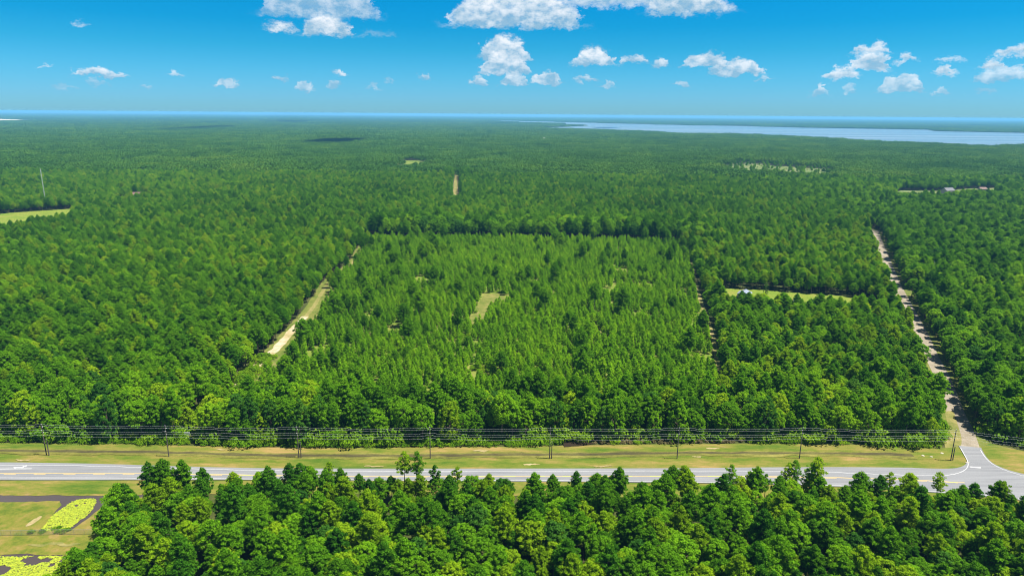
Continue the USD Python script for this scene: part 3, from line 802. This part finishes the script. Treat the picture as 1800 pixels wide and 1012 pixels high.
left_area = Polygon(np.vstack([np.array(left_line.coords), [G(655, 415)], [(-90, NEAR_END)], [(-1300, NEAR_END)], [(-1300, 150)]])).buffer(0)
right_block = Polygon(np.vstack([np.array(mid_line.coords), [(G(1206, 430))], [G(1538, 405)], np.array(side_line.coords)[::-1], [G(1690, 790)], [G(1290, 790)]])).buffer(0)
east_area = Polygon(np.vstack([np.array(side_line.coords), [G(1538, 405)], [(420, NEAR_END), (1300, NEAR_END), (1300, 100), G(1704, 800)]])).buffer(0)
pl = plantation.intersection(open_)
rb = right_block.intersection(open_).difference(unary_union([belt, pl]))
la = left_area.intersection(open_).difference(unary_union([belt, pl]))
ea = east_area.intersection(open_).difference(unary_union([belt, pl, rb]))
rest = open_.difference(unary_union([belt, pl, rb, la, ea]))
back_edge = LineString(GL([(650, 416), (880, 415), (1200, 423)])).buffer(26).intersection(rest)
rest = rest.difference(back_edge)

sheet('plantation_floor', plantation.difference(unary_union([left_line.buffer(10.1), mid_line.buffer(1.6), clear_mid, clear_small])), 0.03, M['scrub'])
stand('pine_plantation', 'young pale green pine plantation between the sandy track and the right-hand track', pl, 3.2, 1, [(YG, 1.0), (PINES, 0.02), (SH, 0.2)], (0.5, 1.08), 0.30)
stand('forest', 'pine forest left of the pale sandy track', la, 4.4, 2, [(PINES, 1.0), (PD, 0.3), (PY, 0.2), (BR, 0.3), (BD, 0.1), (BY, 0.05)], (0.52, 0.94), 0.24)
stand('forest', 'mixed forest block between the young plantation and the dirt road', rb, 4.6, 3, [(PINES, 0.8), (PD, 0.3), (PY, 0.25), (BR, 0.6), (BD, 0.15), (BY, 0.1)], (0.52, 0.95), 0.22)
stand('forest', 'rounded leafy forest right of the dirt road', ea, 5.1, 4, [(PINES, 0.5), (PD, 0.3), (BR, 1.0), (BD, 0.4)], (0.58, 1.04), 0.22)
stand('forest', 'wide middle forest beyond the young plantation', rest, 4.4, 5, [(PINES, 1.0), (PD, 0.3), (PY, 0.15), (BR, 0.35), (BD, 0.1)], (0.5, 0.92), 0.22)
stand('forest', 'taller row of trees along the back edge of the young plantation', back_edge, 5.4, 6, [(PINES, 0.6), (PD, 0.4), (BR, 1.0), (BD, 0.3)], (1.05, 1.35))

# ------------------------------------------------------------------ far forest, built of blocks of trees
def block(name, side, spacing, quads, size, seed, hmean=13.0):
    rng = np.random.default_rng(seed)
    p = scatter(shapely.box(-side / 2, -side / 2, side / 2, side / 2), spacing, seed)
    p = p[n2(p, 0.09, seed + 3) > 0.33]
    n = len(p)
    h = hmean * rng.uniform(0.5, 1.2, n); r = spacing * rng.uniform(0.42, 0.72, n)
    i = np.repeat(np.arange(n), quads)
    z = rng.uniform(-0.5, 1, len(i)); t = rng.uniform(0, 6.283, len(i)); q = np.sqrt(np.clip(1 - z * z, 0, 1))
    d = np.c_[q * np.cos(t), q * np.sin(t), z]
    c = np.c_[p[i, 0] + d[:, 0] * r[i], p[i, 1] + d[:, 1] * r[i], h[i] * 0.72 + d[:, 2] * h[i] * 0.28]
    v, f = leaves(rng, c, d + [0, 0, 0.2] + rng.normal(scale=0.35, size=d.shape), size * rng.uniform(0.75, 1.3, len(i)), 0.8)
    trunks = [tube([(a, b, 0), (a, b, hh * 0.7)], [0.16, 0.08], 3) for (a, b), hh in zip(p[::3], h[::3])]
    base = f'/World/Kinds/{name}'
    UsdGeom.Xform.Define(stage, base)
    usdkit.mesh(stage, base + '/crowns', (v, f), M['leaf_far'])
    usdkit.mesh(stage, base + '/trunks', cat(trunks), M['bark'])
    KINDS[name] = base


MID = [f'block_mid_{k}' for k in range(6)]
FAR = [f'block_far_{k}' for k in range(5)]
VFAR = [f'block_horizon_{k}' for k in range(3)]
for k, b in enumerate(MID):
    block(b, 52, 5.0, 26, 1.35, 200 + k)
for k, b in enumerate(FAR):
    block(b, 52, 5.6, 12, 2.2, 220 + k)
for k, b in enumerate(VFAR):
    block(b, 420, 9.0, 7, 4.6, 240 + k)


def blocks(name, label, protos, side, r0, r1, seed, avoid, inner=None):
    rng = np.random.default_rng(seed)
    ys = np.arange(r0 - side, r1, side)
    P = np.array([(x, y) for y in ys for x in np.arange(-0.84 * y - 200, 0.84 * y + 200, side)])
    P = P + rng.uniform(-0.05, 0.05, P.shape) * side
    if inner is not None:
        P = P[~shapely.contains_xy(inner, P[:, 0], P[:, 1])]
    P = P[P[:, 1] < r1]
    P = P[~shapely.contains_xy(avoid, P[:, 0], P[:, 1])]
    n = len(P)
    hs = 0.72 + 0.55 * n2(P, 0.0021, seed) + 0.12 * rng.normal(size=n) * 0.6
    return instancer(name, label, 'forest', protos, P, rng.integers(0, len(protos), n), rng.integers(0, 4, n) * 90.0, np.c_[np.ones(n), np.ones(n), np.clip(hs, 0.55, 1.35)])


far_holes = unary_union([lake_poly.buffer(18), marsh_poly.buffer(12), pit_poly, glade_poly.buffer(-10), home_poly, far_line.buffer(24)] + spot_polys)
near_fan = fan.buffer(-20)
blocks('forest', 'hazy green forest of the middle distance this side of the lake', MID, 50.0, 1300.0, 3200.0, 11, far_holes, near_fan)
blocks('forest', 'blue-green forest around the lake shores', FAR, 50.0, 3200.0, 8000.0, 12, far_holes)
blocks('forest', 'blue forest along the horizon', VFAR, 400.0, 8000.0, 30000.0, 13, unary_union([lake_poly.buffer(150), pit_poly.buffer(100)]))
far_near = far_line.buffer(24).difference(far_line.buffer(7.5))
stand('forest', 'scattered trees standing in the pale marshy clearing', marsh_poly.buffer(-4), 17.0, 15, [(PINES, 1.0), (SH, 1.5)], (0.5, 0.9), 0.3)
stand('forest', 'trees lining the narrow grassy firebreak', far_near.difference(fan.buffer(-20)), 5.5, 14, [(PINES, 1.0), (PD, 0.3)], (0.7, 1.0))

# ------------------------------------------------------------------ near wood: every tree a thing
POLES = [(82, 800.5), (297, 803), (525.5, 805.3), (756.5, 806), (966, 806.5), (1190, 806.5), (1405, 806), (1671, 809.6)]
ORD = ['leftmost', 'second', 'third', 'fourth', 'fifth', 'sixth', 'seventh', 'rightmost']


def pix(p, z=0.0):
    d = np.array([p[0], p[1], z]) - C
    return 900 + FPX * (d @ R) / (d @ F), 506 - FPX * (d @ U) / (d @ F)


rng = np.random.default_rng(77)
P = scatter(wood_poly, 4.9, 21, 0.45)
keepP = [p for p in P if -80 < pix(p, 10)[0] < 1880 and pix(p, 17)[1] < 1030]
tone_p = [(PINES, 'mid green', 1.0), (PD, 'deep green', 0.35), (PY, 'yellow-green', 0.4)]
tone_b = [(BR, 'mid green', 1.0), (BD, 'bluish green', 0.3), (BY, 'bright yellow-green', 0.35)]
cnt = {'pine': 0, 'broad': 0}


def nth(k):
    return 'leftmost' if k == 0 else f'{ORDS[k]} from left' if k < len(ORDS) else f'{k + 1}th from left'


ORDS = ['leftmost', 'second', 'third', 'fourth', 'fifth', 'sixth', 'seventh', 'eighth', 'ninth', 'tenth']
PENDING = []


def pending(name, kn, p, s_, rz, sz, key, cat_):
    PENDING.append((name, kn, p, s_, rz, sz, key, cat_))


def settle():
    """Places what is pending, and says of each which one of its like it is."""
    rows = {}
    for q in PENDING:
        rows.setdefault(q[6], []).append(q)
    for key, qs in rows.items():
        qs.sort(key=lambda q: pix(q[2], 8)[0])
        for k, (name, kn, p, s_, rz, sz, _, cat_) in enumerate(qs):
            lab = key if len(qs) == 1 else f'{key}, {nth(k)}'
            place(name, kn, p[0], p[1], lab, cat_, key if len(qs) > 1 else None, s_, rz, sz)
    PENDING.clear()


def pole_of(x):
    return ORD[min(range(8), key=lambda i: abs(POLES[i][0] - x))]


order = sorted(range(len(keepP)), key=lambda i: keepP[i][1])
extra = []
for i in order:
    p = keepP[i]
    front = p[1] > 178
    bf_ = n2(np.array([p]), 0.03, 9)[0]
    is_b = rng.random() < (0.22 if front else 0.36) + (bf_ - 0.5) * 0.9
    tones = tone_b if is_b else tone_p
    w = np.array([t[2] for t in tones]); k = rng.choice(len(tones), p=w / w.sum())
    names, tone, _ = tones[k]
    key = 'broad' if is_b else 'pine'
    s = rng.choice([rng.uniform(0.5, 0.8), rng.uniform(0.75, 1.0)]) * (0.84 if front else 1.0)
    kn = names[rng.integers(len(names))]
    rz, sz = rng.uniform(0, 360), s * rng.uniform(0.9, 1.08)
    if cnt[key] >= 236:
        extra.append((p, kn, rz, s, sz)); continue
    cnt[key] += 1
    x, y = pix(p, 13)
    row = 'front row by the road' if y < 858 else 'second row from road' if y < 890 else 'middle of near wood' if y < 930 else 'low in near wood' if y < 970 else 'at the bottom edge'
    pending('broadleaf_tree' if is_b else 'pine_tree', kn, p, s, rz, sz, f'{tone} {"leafy tree" if is_b else "pine"}, {row}, below {pole_of(x)} pole', 'tree')
settle()
if extra:
    e = extra
    instancer('near_wood', 'remaining trees of the near wood below the road', 'forest', ALL, np.array([x[0] for x in e]), np.array([ALL.index(x[1]) for x in e]), np.array([x[2] for x in e]), np.array([(x[3], x[3], x[4]) for x in e]))

# trees that stand out
for x, y, kn, s, lab, cat_ in [
    (1428, 893, 'pine_tall_1', 0.86, 'tall thin pine with bare trunk before the road, right of the seventh pole', 'tree'),
    (1419, 891, 'pine_tall_0', 0.8, 'tall thin pine just left of the tallest pine by the road', 'tree'),
    (1391, 889, 'pine_tall_2', 0.74, 'bare-trunked pine in the pair left of the tallest pine by the road', 'tree'),
    (1378, 889, 'pine_tall_1', 0.72, 'bare-trunked pale pine, left one of the pair by the road', 'tree'),
    (712, 880, 'pine_tall_1', 0.84, 'pale loose pine reaching above the road, left of the fourth pole', 'tree'),
    (736, 882, 'pine_tall_2', 0.82, 'pale loose pine reaching above the road below the fourth pole', 'tree'),
    (766, 882, 'pine_tall_0', 0.66, 'pine before the road right below the fourth pole', 'tree'),
    (804, 884, 'pine_tall_1', 0.62, 'small bent pine by the grass gap right of the fourth pole', 'tree'),
    (582, 880, 'pine_tall_1', 0.66, 'lone flat-topped pine in front of the road right of the third pole', 'tree'),
    (328, 884, 'pine_4', 0.86, 'dense dark-topped pine in front of the road right of the second pole', 'tree'),
    (295, 886, 'pine_2', 0.84, 'dense pine in front of the road below the second pole', 'tree'),
    (548, 880, 'pine_5', 0.66, 'small dark pine in front of the road right of the third pole', 'tree'),
    (1281, 890, 'pine_tall_2', 0.68, 'slim pine in front of the road midway between the sixth and seventh poles', 'tree'),
    (1312, 890, 'pine_tall_1', 0.6, 'pale slim pine in front of the road left of the seventh pole', 'tree'),
    (1342, 890, 'pine_tall_0', 0.58, 'short slim pine by the road just left of the bare-trunked pair', 'tree'),
    (1556, 896, 'pine_tall_1', 0.64, 'flat-topped pale pine below the yellow centre line near the junction', 'tree'),
    (1595, 900, 'pine_1', 0.66, 'narrow dark pine below the yellow centre line near the junction', 'tree'),
    (1640, 903, 'pine_tall_1', 0.7, 'loose pale pine below the junction pole', 'tree'),
    (402, 1052, 'gold_0', 0.95, 'thin golden yellow tree at the bottom edge of the near wood', 'tree'),
    (1344, 529, 'column_0', 1.05, 'narrow dark column-shaped tree on the lawn beside the barn', 'tree'),
]:
    q = G(x, y)
    name = 'broadleaf_tree' if kn.startswith(('gold', 'column')) else 'pine_tree'
    place(name, kn, q[0], q[1], lab, cat_, None, s, rng.uniform(0, 360))

q = G(1637, 492)
sn = thing('dead_tree', (*q, 0))
rs = np.random.default_rng(3)
obj('trunk', tube([(0, 0, 0), (0.1, 0, 7), (0.3, 0.1, 14.5)], [0.22, 0.16, 0.04], 6), M['snag'], sn)
for k in range(12):
    z_ = 6.5 + 0.65 * k; a_ = k * 2.4; l_ = 2.6 * (1 - (z_ - 6) / 11)
    obj('branch', tube([(0.1, 0, z_), (l_ * 0.5 * math.cos(a_), l_ * 0.5 * math.sin(a_), z_ + 0.5), (l_ * math.cos(a_), l_ * math.sin(a_), z_ + 1.4)], [0.07, 0.05, 0.02], 4), M['snag'], sn)
tag(sn, 'bare grey dead tree among leafy crowns right of the dirt road', 'tree')

# belt of big trees along the far side of the road
rng = np.random.default_rng(5)
Pb = scatter(belt, 4.7, 31)
bx = [p for p in Pb if -60 < pix(p, 8)[0] < 1860]
rest_b = [p for p in Pb if not -60 < pix(p, 8)[0] < 1860]
bx.sort(key=lambda p: -pix(p, 0)[1])
idx, rzs, scs, pts = [], [], [], []
for p in bx:
    px_, py_ = pix(p)
    kn = (ED + ED + BR + PINES)[rng.integers(19)] if py_ > 752 else (BR + BD + BY + BR + PINES + PINES)[rng.integers(26)]
    s = rng.uniform(0.58, 1.04); rz = rng.uniform(0, 360); sz = s * rng.uniform(0.95, 1.2)
    key = 'pine' if kn.startswith('pine') else 'broad'
    if cnt[key] < 278:
        cnt[key] += 1
        tone = 'bluish green' if 'dark' in kn or kn == 'edge_3' else 'yellow-green' if 'yellow' in kn or kn == 'edge_2' else 'mid green'
        row = 'front of far wood edge' if py_ > 765 else 'within far wood edge' if py_ > 750 else 'back of far wood edge'
        pending('broadleaf_tree' if key == 'broad' else 'pine_tree', kn, p, s, rz, sz, f'{tone} {"leafy tree" if key == "broad" else "pine"}, {row}, behind {pole_of(px_)} pole', 'tree')
    else:
        pts.append(p); idx.append(ALL.index(kn)); rzs.append(rz); scs.append((s, s, sz))
settle()
for p in rest_b:
    s = rng.uniform(0.75, 1.05); pts.append(p); idx.append(ALL.index(ED[rng.integers(4)])); rzs.append(rng.uniform(0, 360)); scs.append((s, s, s))
instancer('forest', 'remaining trees of the wood edge across the road', 'forest', ALL, np.array(pts), np.array(idx), np.array(rzs), np.array(scs))
under = Polygon(np.vstack([bf + [0, -1.5], (bf + [0, 16])[::-1]])).buffer(0).difference(unary_union([side_line.buffer(7), left_mouth, verge_poly, road_poly]))
pu = scatter(under, 2.6, 51)
rng = np.random.default_rng(52)
mouth = scatter(shapely.ops.substring(left_line, 0.02, 0.2, normalized=True).buffer(5.5), 2.2, 53)
pu = np.vstack([pu, mouth])
su = rng.choice([0.55, 0.8, 1.3, 1.9], len(pu)) * rng.uniform(0.75, 1.2, len(pu)) * np.where(np.arange(len(pu)) >= len(pu) - len(mouth), 0.55, 1.0)
instancer('undergrowth', 'low green undergrowth along the foot of the far wood edge', 'undergrowth', ALL, pu, rng.choice([ALL.index(x) for x in SH], len(pu)), rng.uniform(0, 360, len(pu)), np.c_[su, su, su * rng.uniform(0.7, 1.3, len(pu))])

# shrubs along the wood edge
rng = np.random.default_rng(8)
n = 0
for x in np.arange(-30, 1640, 9.0):
    if 330 < x < 352 or 985 < x < 1050:
        continue
    yb = np.interp(x, [a for a, _ in verge_top], [b for _, b in verge_top])
    for row in range(2):
        if rng.random() < (0.92 if x < 1330 else 0.7):
            q = G(x + rng.uniform(-5, 5), yb - 2.5 - row * 5.0 + rng.uniform(-1.5, 1.5))
            dry = 1030 < x < 1320 and rng.random() < 0.9
            col = min(range(8), key=lambda i: abs(POLES[i][0] - x))
            kn = f'shrub_dry_{rng.integers(2)}' if dry else SH[rng.integers(4)]
            s = rng.uniform(0.6, 1.15) * (0.8 if row == 0 else 1.0)
            r_ = 'along the mown verge' if row == 0 else 'under the wood edge'
            pending('shrub', kn, q, s, rng.uniform(0, 360), s * rng.uniform(0.7, 1.1), f'{"brown dry" if dry else "green"} shrub {r_}, behind {ORD[col]} pole', 'shrub')
settle()

# ------------------------------------------------------------------ poles and wires
ATT = [(12.15, 0.0), (11.1, 0.55), (10.2, -0.5), (8.9, 0.35), (7.8, 0.3)]
HP = 12.2


def pole_parts(o, h, full):
    obj('pole_shaft', tube([(0, 0, -0.2), (0, 0, h / 2), (0, 0, h)], [0.19, 0.16, 0.12], 8), M['wood_pole'], o, smooth=30)
    if full:
        for z, off in ATT:
            if off == 0.0:
                obj('insulator', tube([(0, 0, h - 0.05), (0, 0, h + 0.2)], [0.09, 0.07], 8), M['insulator'], o)
            else:
                b = obj('bracket', tube([(0, 0, z - 0.12), (0, off, z - 0.02)], [0.05, 0.05], 6), M['galvanised'], o)
                obj('insulator', tube([(0, off * 0.6, z - 0.05), (0, off * 1.12, z + 0.02)], [0.085, 0.085], 8), M['insulator'], o)
    else:
        obj('cap', tube([(0, 0, h), (0, 0, h + 0.06)], [0.13, 0.11], 8), M['galvanised'], o)


PX = [(-330, 797), (-130, 798.5)] + POLES + [(1925, 838), (2180, 872)]
bases = [G(*p) for p in PX]
for k, b in enumerate(bases):
    if not 2 <= k <= 9:
        continue
    o = thing('utility_pole', (*b, 0))
    pole_parts(o, HP, True)
    side = ['at the left edge of the photo', 'left of the grassy gap in the wood', 'with a short pole beside it, third from the left', 'behind the pale loose pines by the road', 'with a short pole beside it near the dark basin', 'right of the dark basin with only dry shrubs behind', 'next left of the junction', 'leaning right at the junction corner'][k - 2]
    tag(o, f'tall dark wooden utility pole {side}', 'utility pole', 'utility poles along the road')
for (x, y), h, lab in [((86.5, 801), 6.6, 'short stub pole beside the leftmost utility pole'), ((529.5, 805.2), 6.2, 'short stub pole beside the third utility pole'), ((969.5, 806.3), 6.8, 'short stub pole beside the utility pole near the basin'), ((1674.5, 808.8), 5.6, 'short stub pole beside the junction utility pole')]:
    o = thing('stub_pole', (*G(x, y), 0))
    pole_parts(o, h, False)
    tag(o, lab, 'pole', 'stub poles beside the utility poles')
NAMES = ['topmost', 'second highest', 'third highest', 'second lowest', 'lowest']
for (z, off), nm in zip(ATT, NAMES):
    pts = []
    for a, b in zip(bases[:-1], bases[1:]):
        for t in np.linspace(0, 1, 15)[:-1]:
            q = a + (b - a) * t
            pts.append((q[0], q[1] + off * 1.1, z + 0.05 - 0.55 * 4 * t * (1 - t)))
    pts.append((bases[-1][0], bases[-1][1] + off * 1.1, z + 0.05))
    tag(obj('power_line', tube(pts, 0.012, 5), M['wire'], smooth=True), f'{nm} grey power line strung between the utility poles', 'power line', 'power lines along the road')

# ------------------------------------------------------------------ fence, sign, barn, houses, mast
f0, f1 = G(-260, 944.5), G(168, 939.5)
L = np.linalg.norm(f1 - f0); ang = math.degrees(math.atan2(f1[1] - f0[1], f1[0] - f0[0]))
fence = thing('chain_link_fence', (*f0, 0.1), ang)
tag(fence, 'grey chain-link fence across the grass below the weedy pond', 'fence')
for x in np.arange(0, L, 3.0):
    obj('post', tube([(x, 0, 0), (x, 0, 1.85)], [0.035, 0.035], 6), M['galvanised'], fence)
obj('top_rail', tube([(0, 0, 1.8), (L, 0, 1.8)], [0.025, 0.025], 5), M['galvanised'], fence)
wires = []
for x in np.arange(-1.8, L, 0.16):
    for sgn in (1, -1):
        x0, x1 = (x, x + 1.75) if sgn > 0 else (x + 1.75, x)
        if 0 <= min(x0, x1) and max(x0, x1) <= L:
            wires.append(tube([(x0, 0.03 * sgn, 0.03), (x1, 0.03 * sgn, 1.78)], [0.009, 0.009], 3))
tag(obj('wire_mesh', cat(wires), M['galvanised'], fence), kind='stuff')
rng = np.random.default_rng(41)
for x, y, kn, s in [(55, 937, 1, .5), (75, 936, 2, .45), (101, 935.5, 0, .5), (112, 935, 3, .5), (119, 933, 1, .45), (94, 930, 2, .35), (104, 928, 0, .4)]:
    pending('shrub', SH[kn], G(x, y), s, rng.uniform(0, 360), s * 0.9, 'dark low shrub on the fence line below the weedy pond', 'shrub')
settle()

# floating weed on the ponds: pads nobody could count
def weed(name, poly, label, seed, thr):
    rng = np.random.default_rng(seed)
    p = scatter(poly, 0.36, seed, 0.5)
    p = p[n2(p, 0.22, seed) > thr]
    out_v, out_f = [], []
    k = 7
    a = np.arange(k) * 2 * np.pi / k
    for i, q in enumerate(p):
        r = rng.uniform(0.16, 0.36) * (1 + 0.25 * np.cos(a * 2 + rng.uniform(0, 6)))
        z = 0.06 + rng.uniform(0, 0.08)
        tilt = rng.normal(scale=0.12, size=2)
        ring = np.c_[q[0] + r * np.cos(a), q[1] + r * np.sin(a), z + r * (tilt[0] * np.cos(a) + tilt[1] * np.sin(a))]
        ring[:, 2] = np.maximum(ring[:, 2], 0.045)
        out_v.append(np.vstack([ring, [[q[0], q[1], z + 0.06]]]))
        j = np.arange(k)
        out_f.append(np.c_[j, (j + 1) % k, np.full(k, k)] + i * (k + 1))
    return tag(obj(name, trimesh.Trimesh(np.vstack(out_v), np.vstack(out_f), process=False), M['weed']), label, 'water plants', kind='stuff')


weed('floating_weed', weed_poly.buffer(0.3), 'bright yellow-green floating weed on the tapered pond', 3, 0.3)
weed('floating_weed', weed_spot, 'small yellow patch of floating weed at the pond end by the wood', 4, 0.0)
weed('floating_weed', pond2_poly.intersection(Polygon(GL([(-100, 980), (130, 976), (150, 1060), (-100, 1060)]))), 'yellow-green floating weed on the pond in the bottom left corner', 5, 0.45)

q = G(330, 770)
sg = thing('sign', (*q, 0))
tag(sg, 'small white sign board on posts by the grassy gap in the wood', 'sign')
obj('board', box((2.2, 0.06, 1.4), (0, 0, 2.0)), M['white_wall'], sg)
for dx in (-0.85, 0.85):
    obj('post', box((0.1, 0.1, 2.6), (dx, 0.085, 1.3)), M['wood_pole'], sg)


def house(name, at, size, h, rise, rz, wall, roof, label, cat_='house', win=True):
    o = thing(name, (*at, 0), rz)
    tag(o, label, cat_)
    w, d = size
    prof = Polygon([(-d / 2, 0), (d / 2, 0), (d / 2, h), (0, h + rise), (-d / 2, h)])
    b = trimesh.creation.extrude_polygon(prof, w, engine='earcut')
    b.apply_transform(np.array([[0, 0, 1, -w / 2], [1, 0, 0, 0], [0, 1, 0, 0], [0, 0, 0, 1.0]]))
    obj('wall', b, M[wall], o)
    sl = math.hypot(d / 2 + 0.4, rise * (d / 2 + 0.4) / (d / 2))
    a = math.atan2(rise, d / 2)
    for s in (-1, 1):
        r = trimesh.creation.box((w + 0.8, sl, 0.12))
        r.apply_transform(trimesh.transformations.rotation_matrix(-s * a, [1, 0, 0]))
        r.apply_translation((0, s * (d / 2 + 0.4) / 2, h + rise - rise * (d / 2 + 0.4) / d + 0.08))
        obj('roof_slope', r, M[roof], o)
    obj('door', box((1.0, 0.06, 2.05), (w * 0.15, -d / 2 - 0.02, 1.03)), M['white_wall' if wall != 'white_wall' else 'tan_wall'], o)
    if win:
        for x in (-w * 0.3, w * 0.35):
            obj('window', box((1.1, 0.05, 1.1), (x, -d / 2 - 0.015, 1.5)), M['dark_glass'], o)
    return o


house('barn', G(1308, 524), (8.5, 8.0), 3.6, 1.7, 62, 'siding', 'tin_roof', 'small metal barn with pale roof on the lawn', 'barn', False)
house('shed', G(1399, 530), (2.6, 2.2), 1.7, 0.6, 20, 'white_wall', 'white_wall', 'tiny white shed on the lawn right of the column-shaped tree', 'shed', False)
house('house', G(243, 351), (16, 10), 6.5, 4.0, 10, 'tan_wall', 'red_roof', 'far house with reddish roof in the left forest')
house('house', G(209, 360), (9, 7), 8.0, 2.0, -15, 'white_wall', 'white_wall', 'small white house in the left forest')
house('house', G(1665, 342), (18, 11), 7.0, 4.0, 20, 'tan_wall', 'grey_roof', 'far house with grey roof in the clearing at right')
house('house', G(1726, 337), (11, 8), 5.0, 2.5, 0, 'tan_wall', 'red_roof', 'far tan house at the right end of the clearing')
house('house', G(955, 249), (16, 12), 13.0, 3.0, 0, 'tan_wall', 'white_wall', 'distant white house near the lake')

mq = G(82, 366.5)
mast = thing('radio_mast', (*mq, 0))
tag(mast, 'thin pale guyed radio mast behind the left field', 'mast')
HM = 50.0
for k in range(3):
    a = k * 2.094
    obj('leg', tube([(0.4 * math.cos(a), 0.4 * math.sin(a), 0), (0.4 * math.cos(a), 0.4 * math.sin(a), HM)], [0.06, 0.06], 5), M['mast_paint'], mast)
lat = []
for i in range(40):
    for k in range(3):
        a, b = k * 2.094, (k + 1) * 2.094
        lat.append(tube([(0.4 * math.cos(a), 0.4 * math.sin(a), i * HM / 40), (0.4 * math.cos(b), 0.4 * math.sin(b), (i + 1) * HM / 40)], [0.03, 0.03], 3))
obj('lattice', cat(lat), M['mast_paint'], mast)
for k in range(3):
    a = k * 2.094 + 0.5
    for z in (25, 48):
        obj('guy_wire', tube([(0, 0, z), (30 * math.cos(a), 30 * math.sin(a), 0)], [0.015, 0.015], 3), M['galvanised'], mast)

# rubble by the culvert
rng = np.random.default_rng(12)
for k, (x, y) in enumerate([(1622, 801), (1637, 803), (1655, 797), (1700, 813.5)]):
    b = trimesh.creation.icosphere(2, 1.0)
    v = b.vertices * [rng.uniform(0.5, 1.0), rng.uniform(0.35, 0.6), 0.3]
    v *= 1 + 0.5 * (noise(v * 1.7 + k * 9, 4)[:, None] - 0.5)
    b.vertices = v + [*G(x, y), 0.15]
    tag(obj('stone', b, M['rubble']), ['pale flat stone at the end of the ditch', 'larger pale stone right of the ditch end', 'pale stone on the sandy corner left of the junction pole', 'pale stone at the kerb corner by the stop bar'][k], 'stone')

# ------------------------------------------------------------------ cumulus overhead that shades parts of the far forest
M['cloud'] = plain('cloud_white', (0.9, 0.9, 0.9), 1.0, spec=0.0)
rng = np.random.default_rng(61)
for k, (x0, x1, y0, y1) in enumerate([(532, 640, 243.5, 252), (288, 340, 222.5, 229), (336, 388, 221, 227), (455, 560, 212.3, 215), (1040, 1090, 222, 224)]):
    a, b, c = G(x0, (y0 + y1) / 2, 10), G(x1, (y0 + y1) / 2, 10), (G((x0 + x1) / 2, y0, 10), G((x0 + x1) / 2, y1, 10))
    mid, w, d_ = (a + b) / 2, abs(b[0] - a[0]) / 2, abs(c[0][1] - c[1][1]) / 2
    mid = np.array([mid[0], (c[0][1] + c[1][1]) / 2])
    base = 1500.0 if mid[1] < 9000 else 2600.0
    at = mid + S[:2] * (base / S[2])
    puffs = []
    for j in range(26):
        t, q = rng.uniform(0, 6.283), math.sqrt(rng.random()) * 0.85
        r = min(w, d_) * rng.uniform(0.22, 0.42) * (1.15 - 0.5 * q)
        sp = trimesh.creation.icosphere(3, r)
        n_ = sp.vertices / r
        v = sp.vertices * (0.85 + 0.35 * fbm(n_ * 2.2 + j * 7.3, 3, 6)[:, None])
        v[:, 2] = np.maximum(v[:, 2], -0.25 * r)
        sp.vertices = v + [math.cos(t) * q * w * 0.8, math.sin(t) * q * d_ * 0.8, r * 0.25]
        puffs.append(sp)
    puffs.append(box((w * 1.5, d_ * 1.5, min(w, d_) * 0.1), (0, 0, 0)))
    import manifold3d
    body = manifold3d.Manifold()
    for q in puffs:
        q.merge_vertices()
        body += manifold3d.Manifold(manifold3d.Mesh(q.vertices.astype(np.float32), q.faces.astype(np.uint32)))
    mm = max(body.decompose(), key=lambda x: x.volume()).to_mesh()
    msh = trimesh.Trimesh(mm.vert_properties[:, :3], mm.tri_verts, process=False)
    msh.apply_translation((at[0], at[1], base))
    tag(obj('cloud', msh, M['cloud'], smooth=True), 'white flat-based cumulus cloud ' + ['over the darkest shaded patch of the far forest', 'over the left end of the far shaded strip', 'over the right end of the far shaded strip', 'over the shaded forest near the horizon', 'over the wooded shore by the lake'][k], 'cloud')

# ------------------------------------------------------------------ the air
hb = trimesh.creation.box((2 * gx + 400, gx + 3400, 126.0))
hb.apply_translation((0, (gx - 3000) / 2, 126.0 / 2 - 1.0))
N = Nodes()
hv = N.add('principled_volume', 'volume', color=HAZE_COLOR, density=HAZE_DENSITY, anisotropy=0.0)
tag(obj('haze', hb, N.make('haze_air', volume=hv)), kind='stuff')
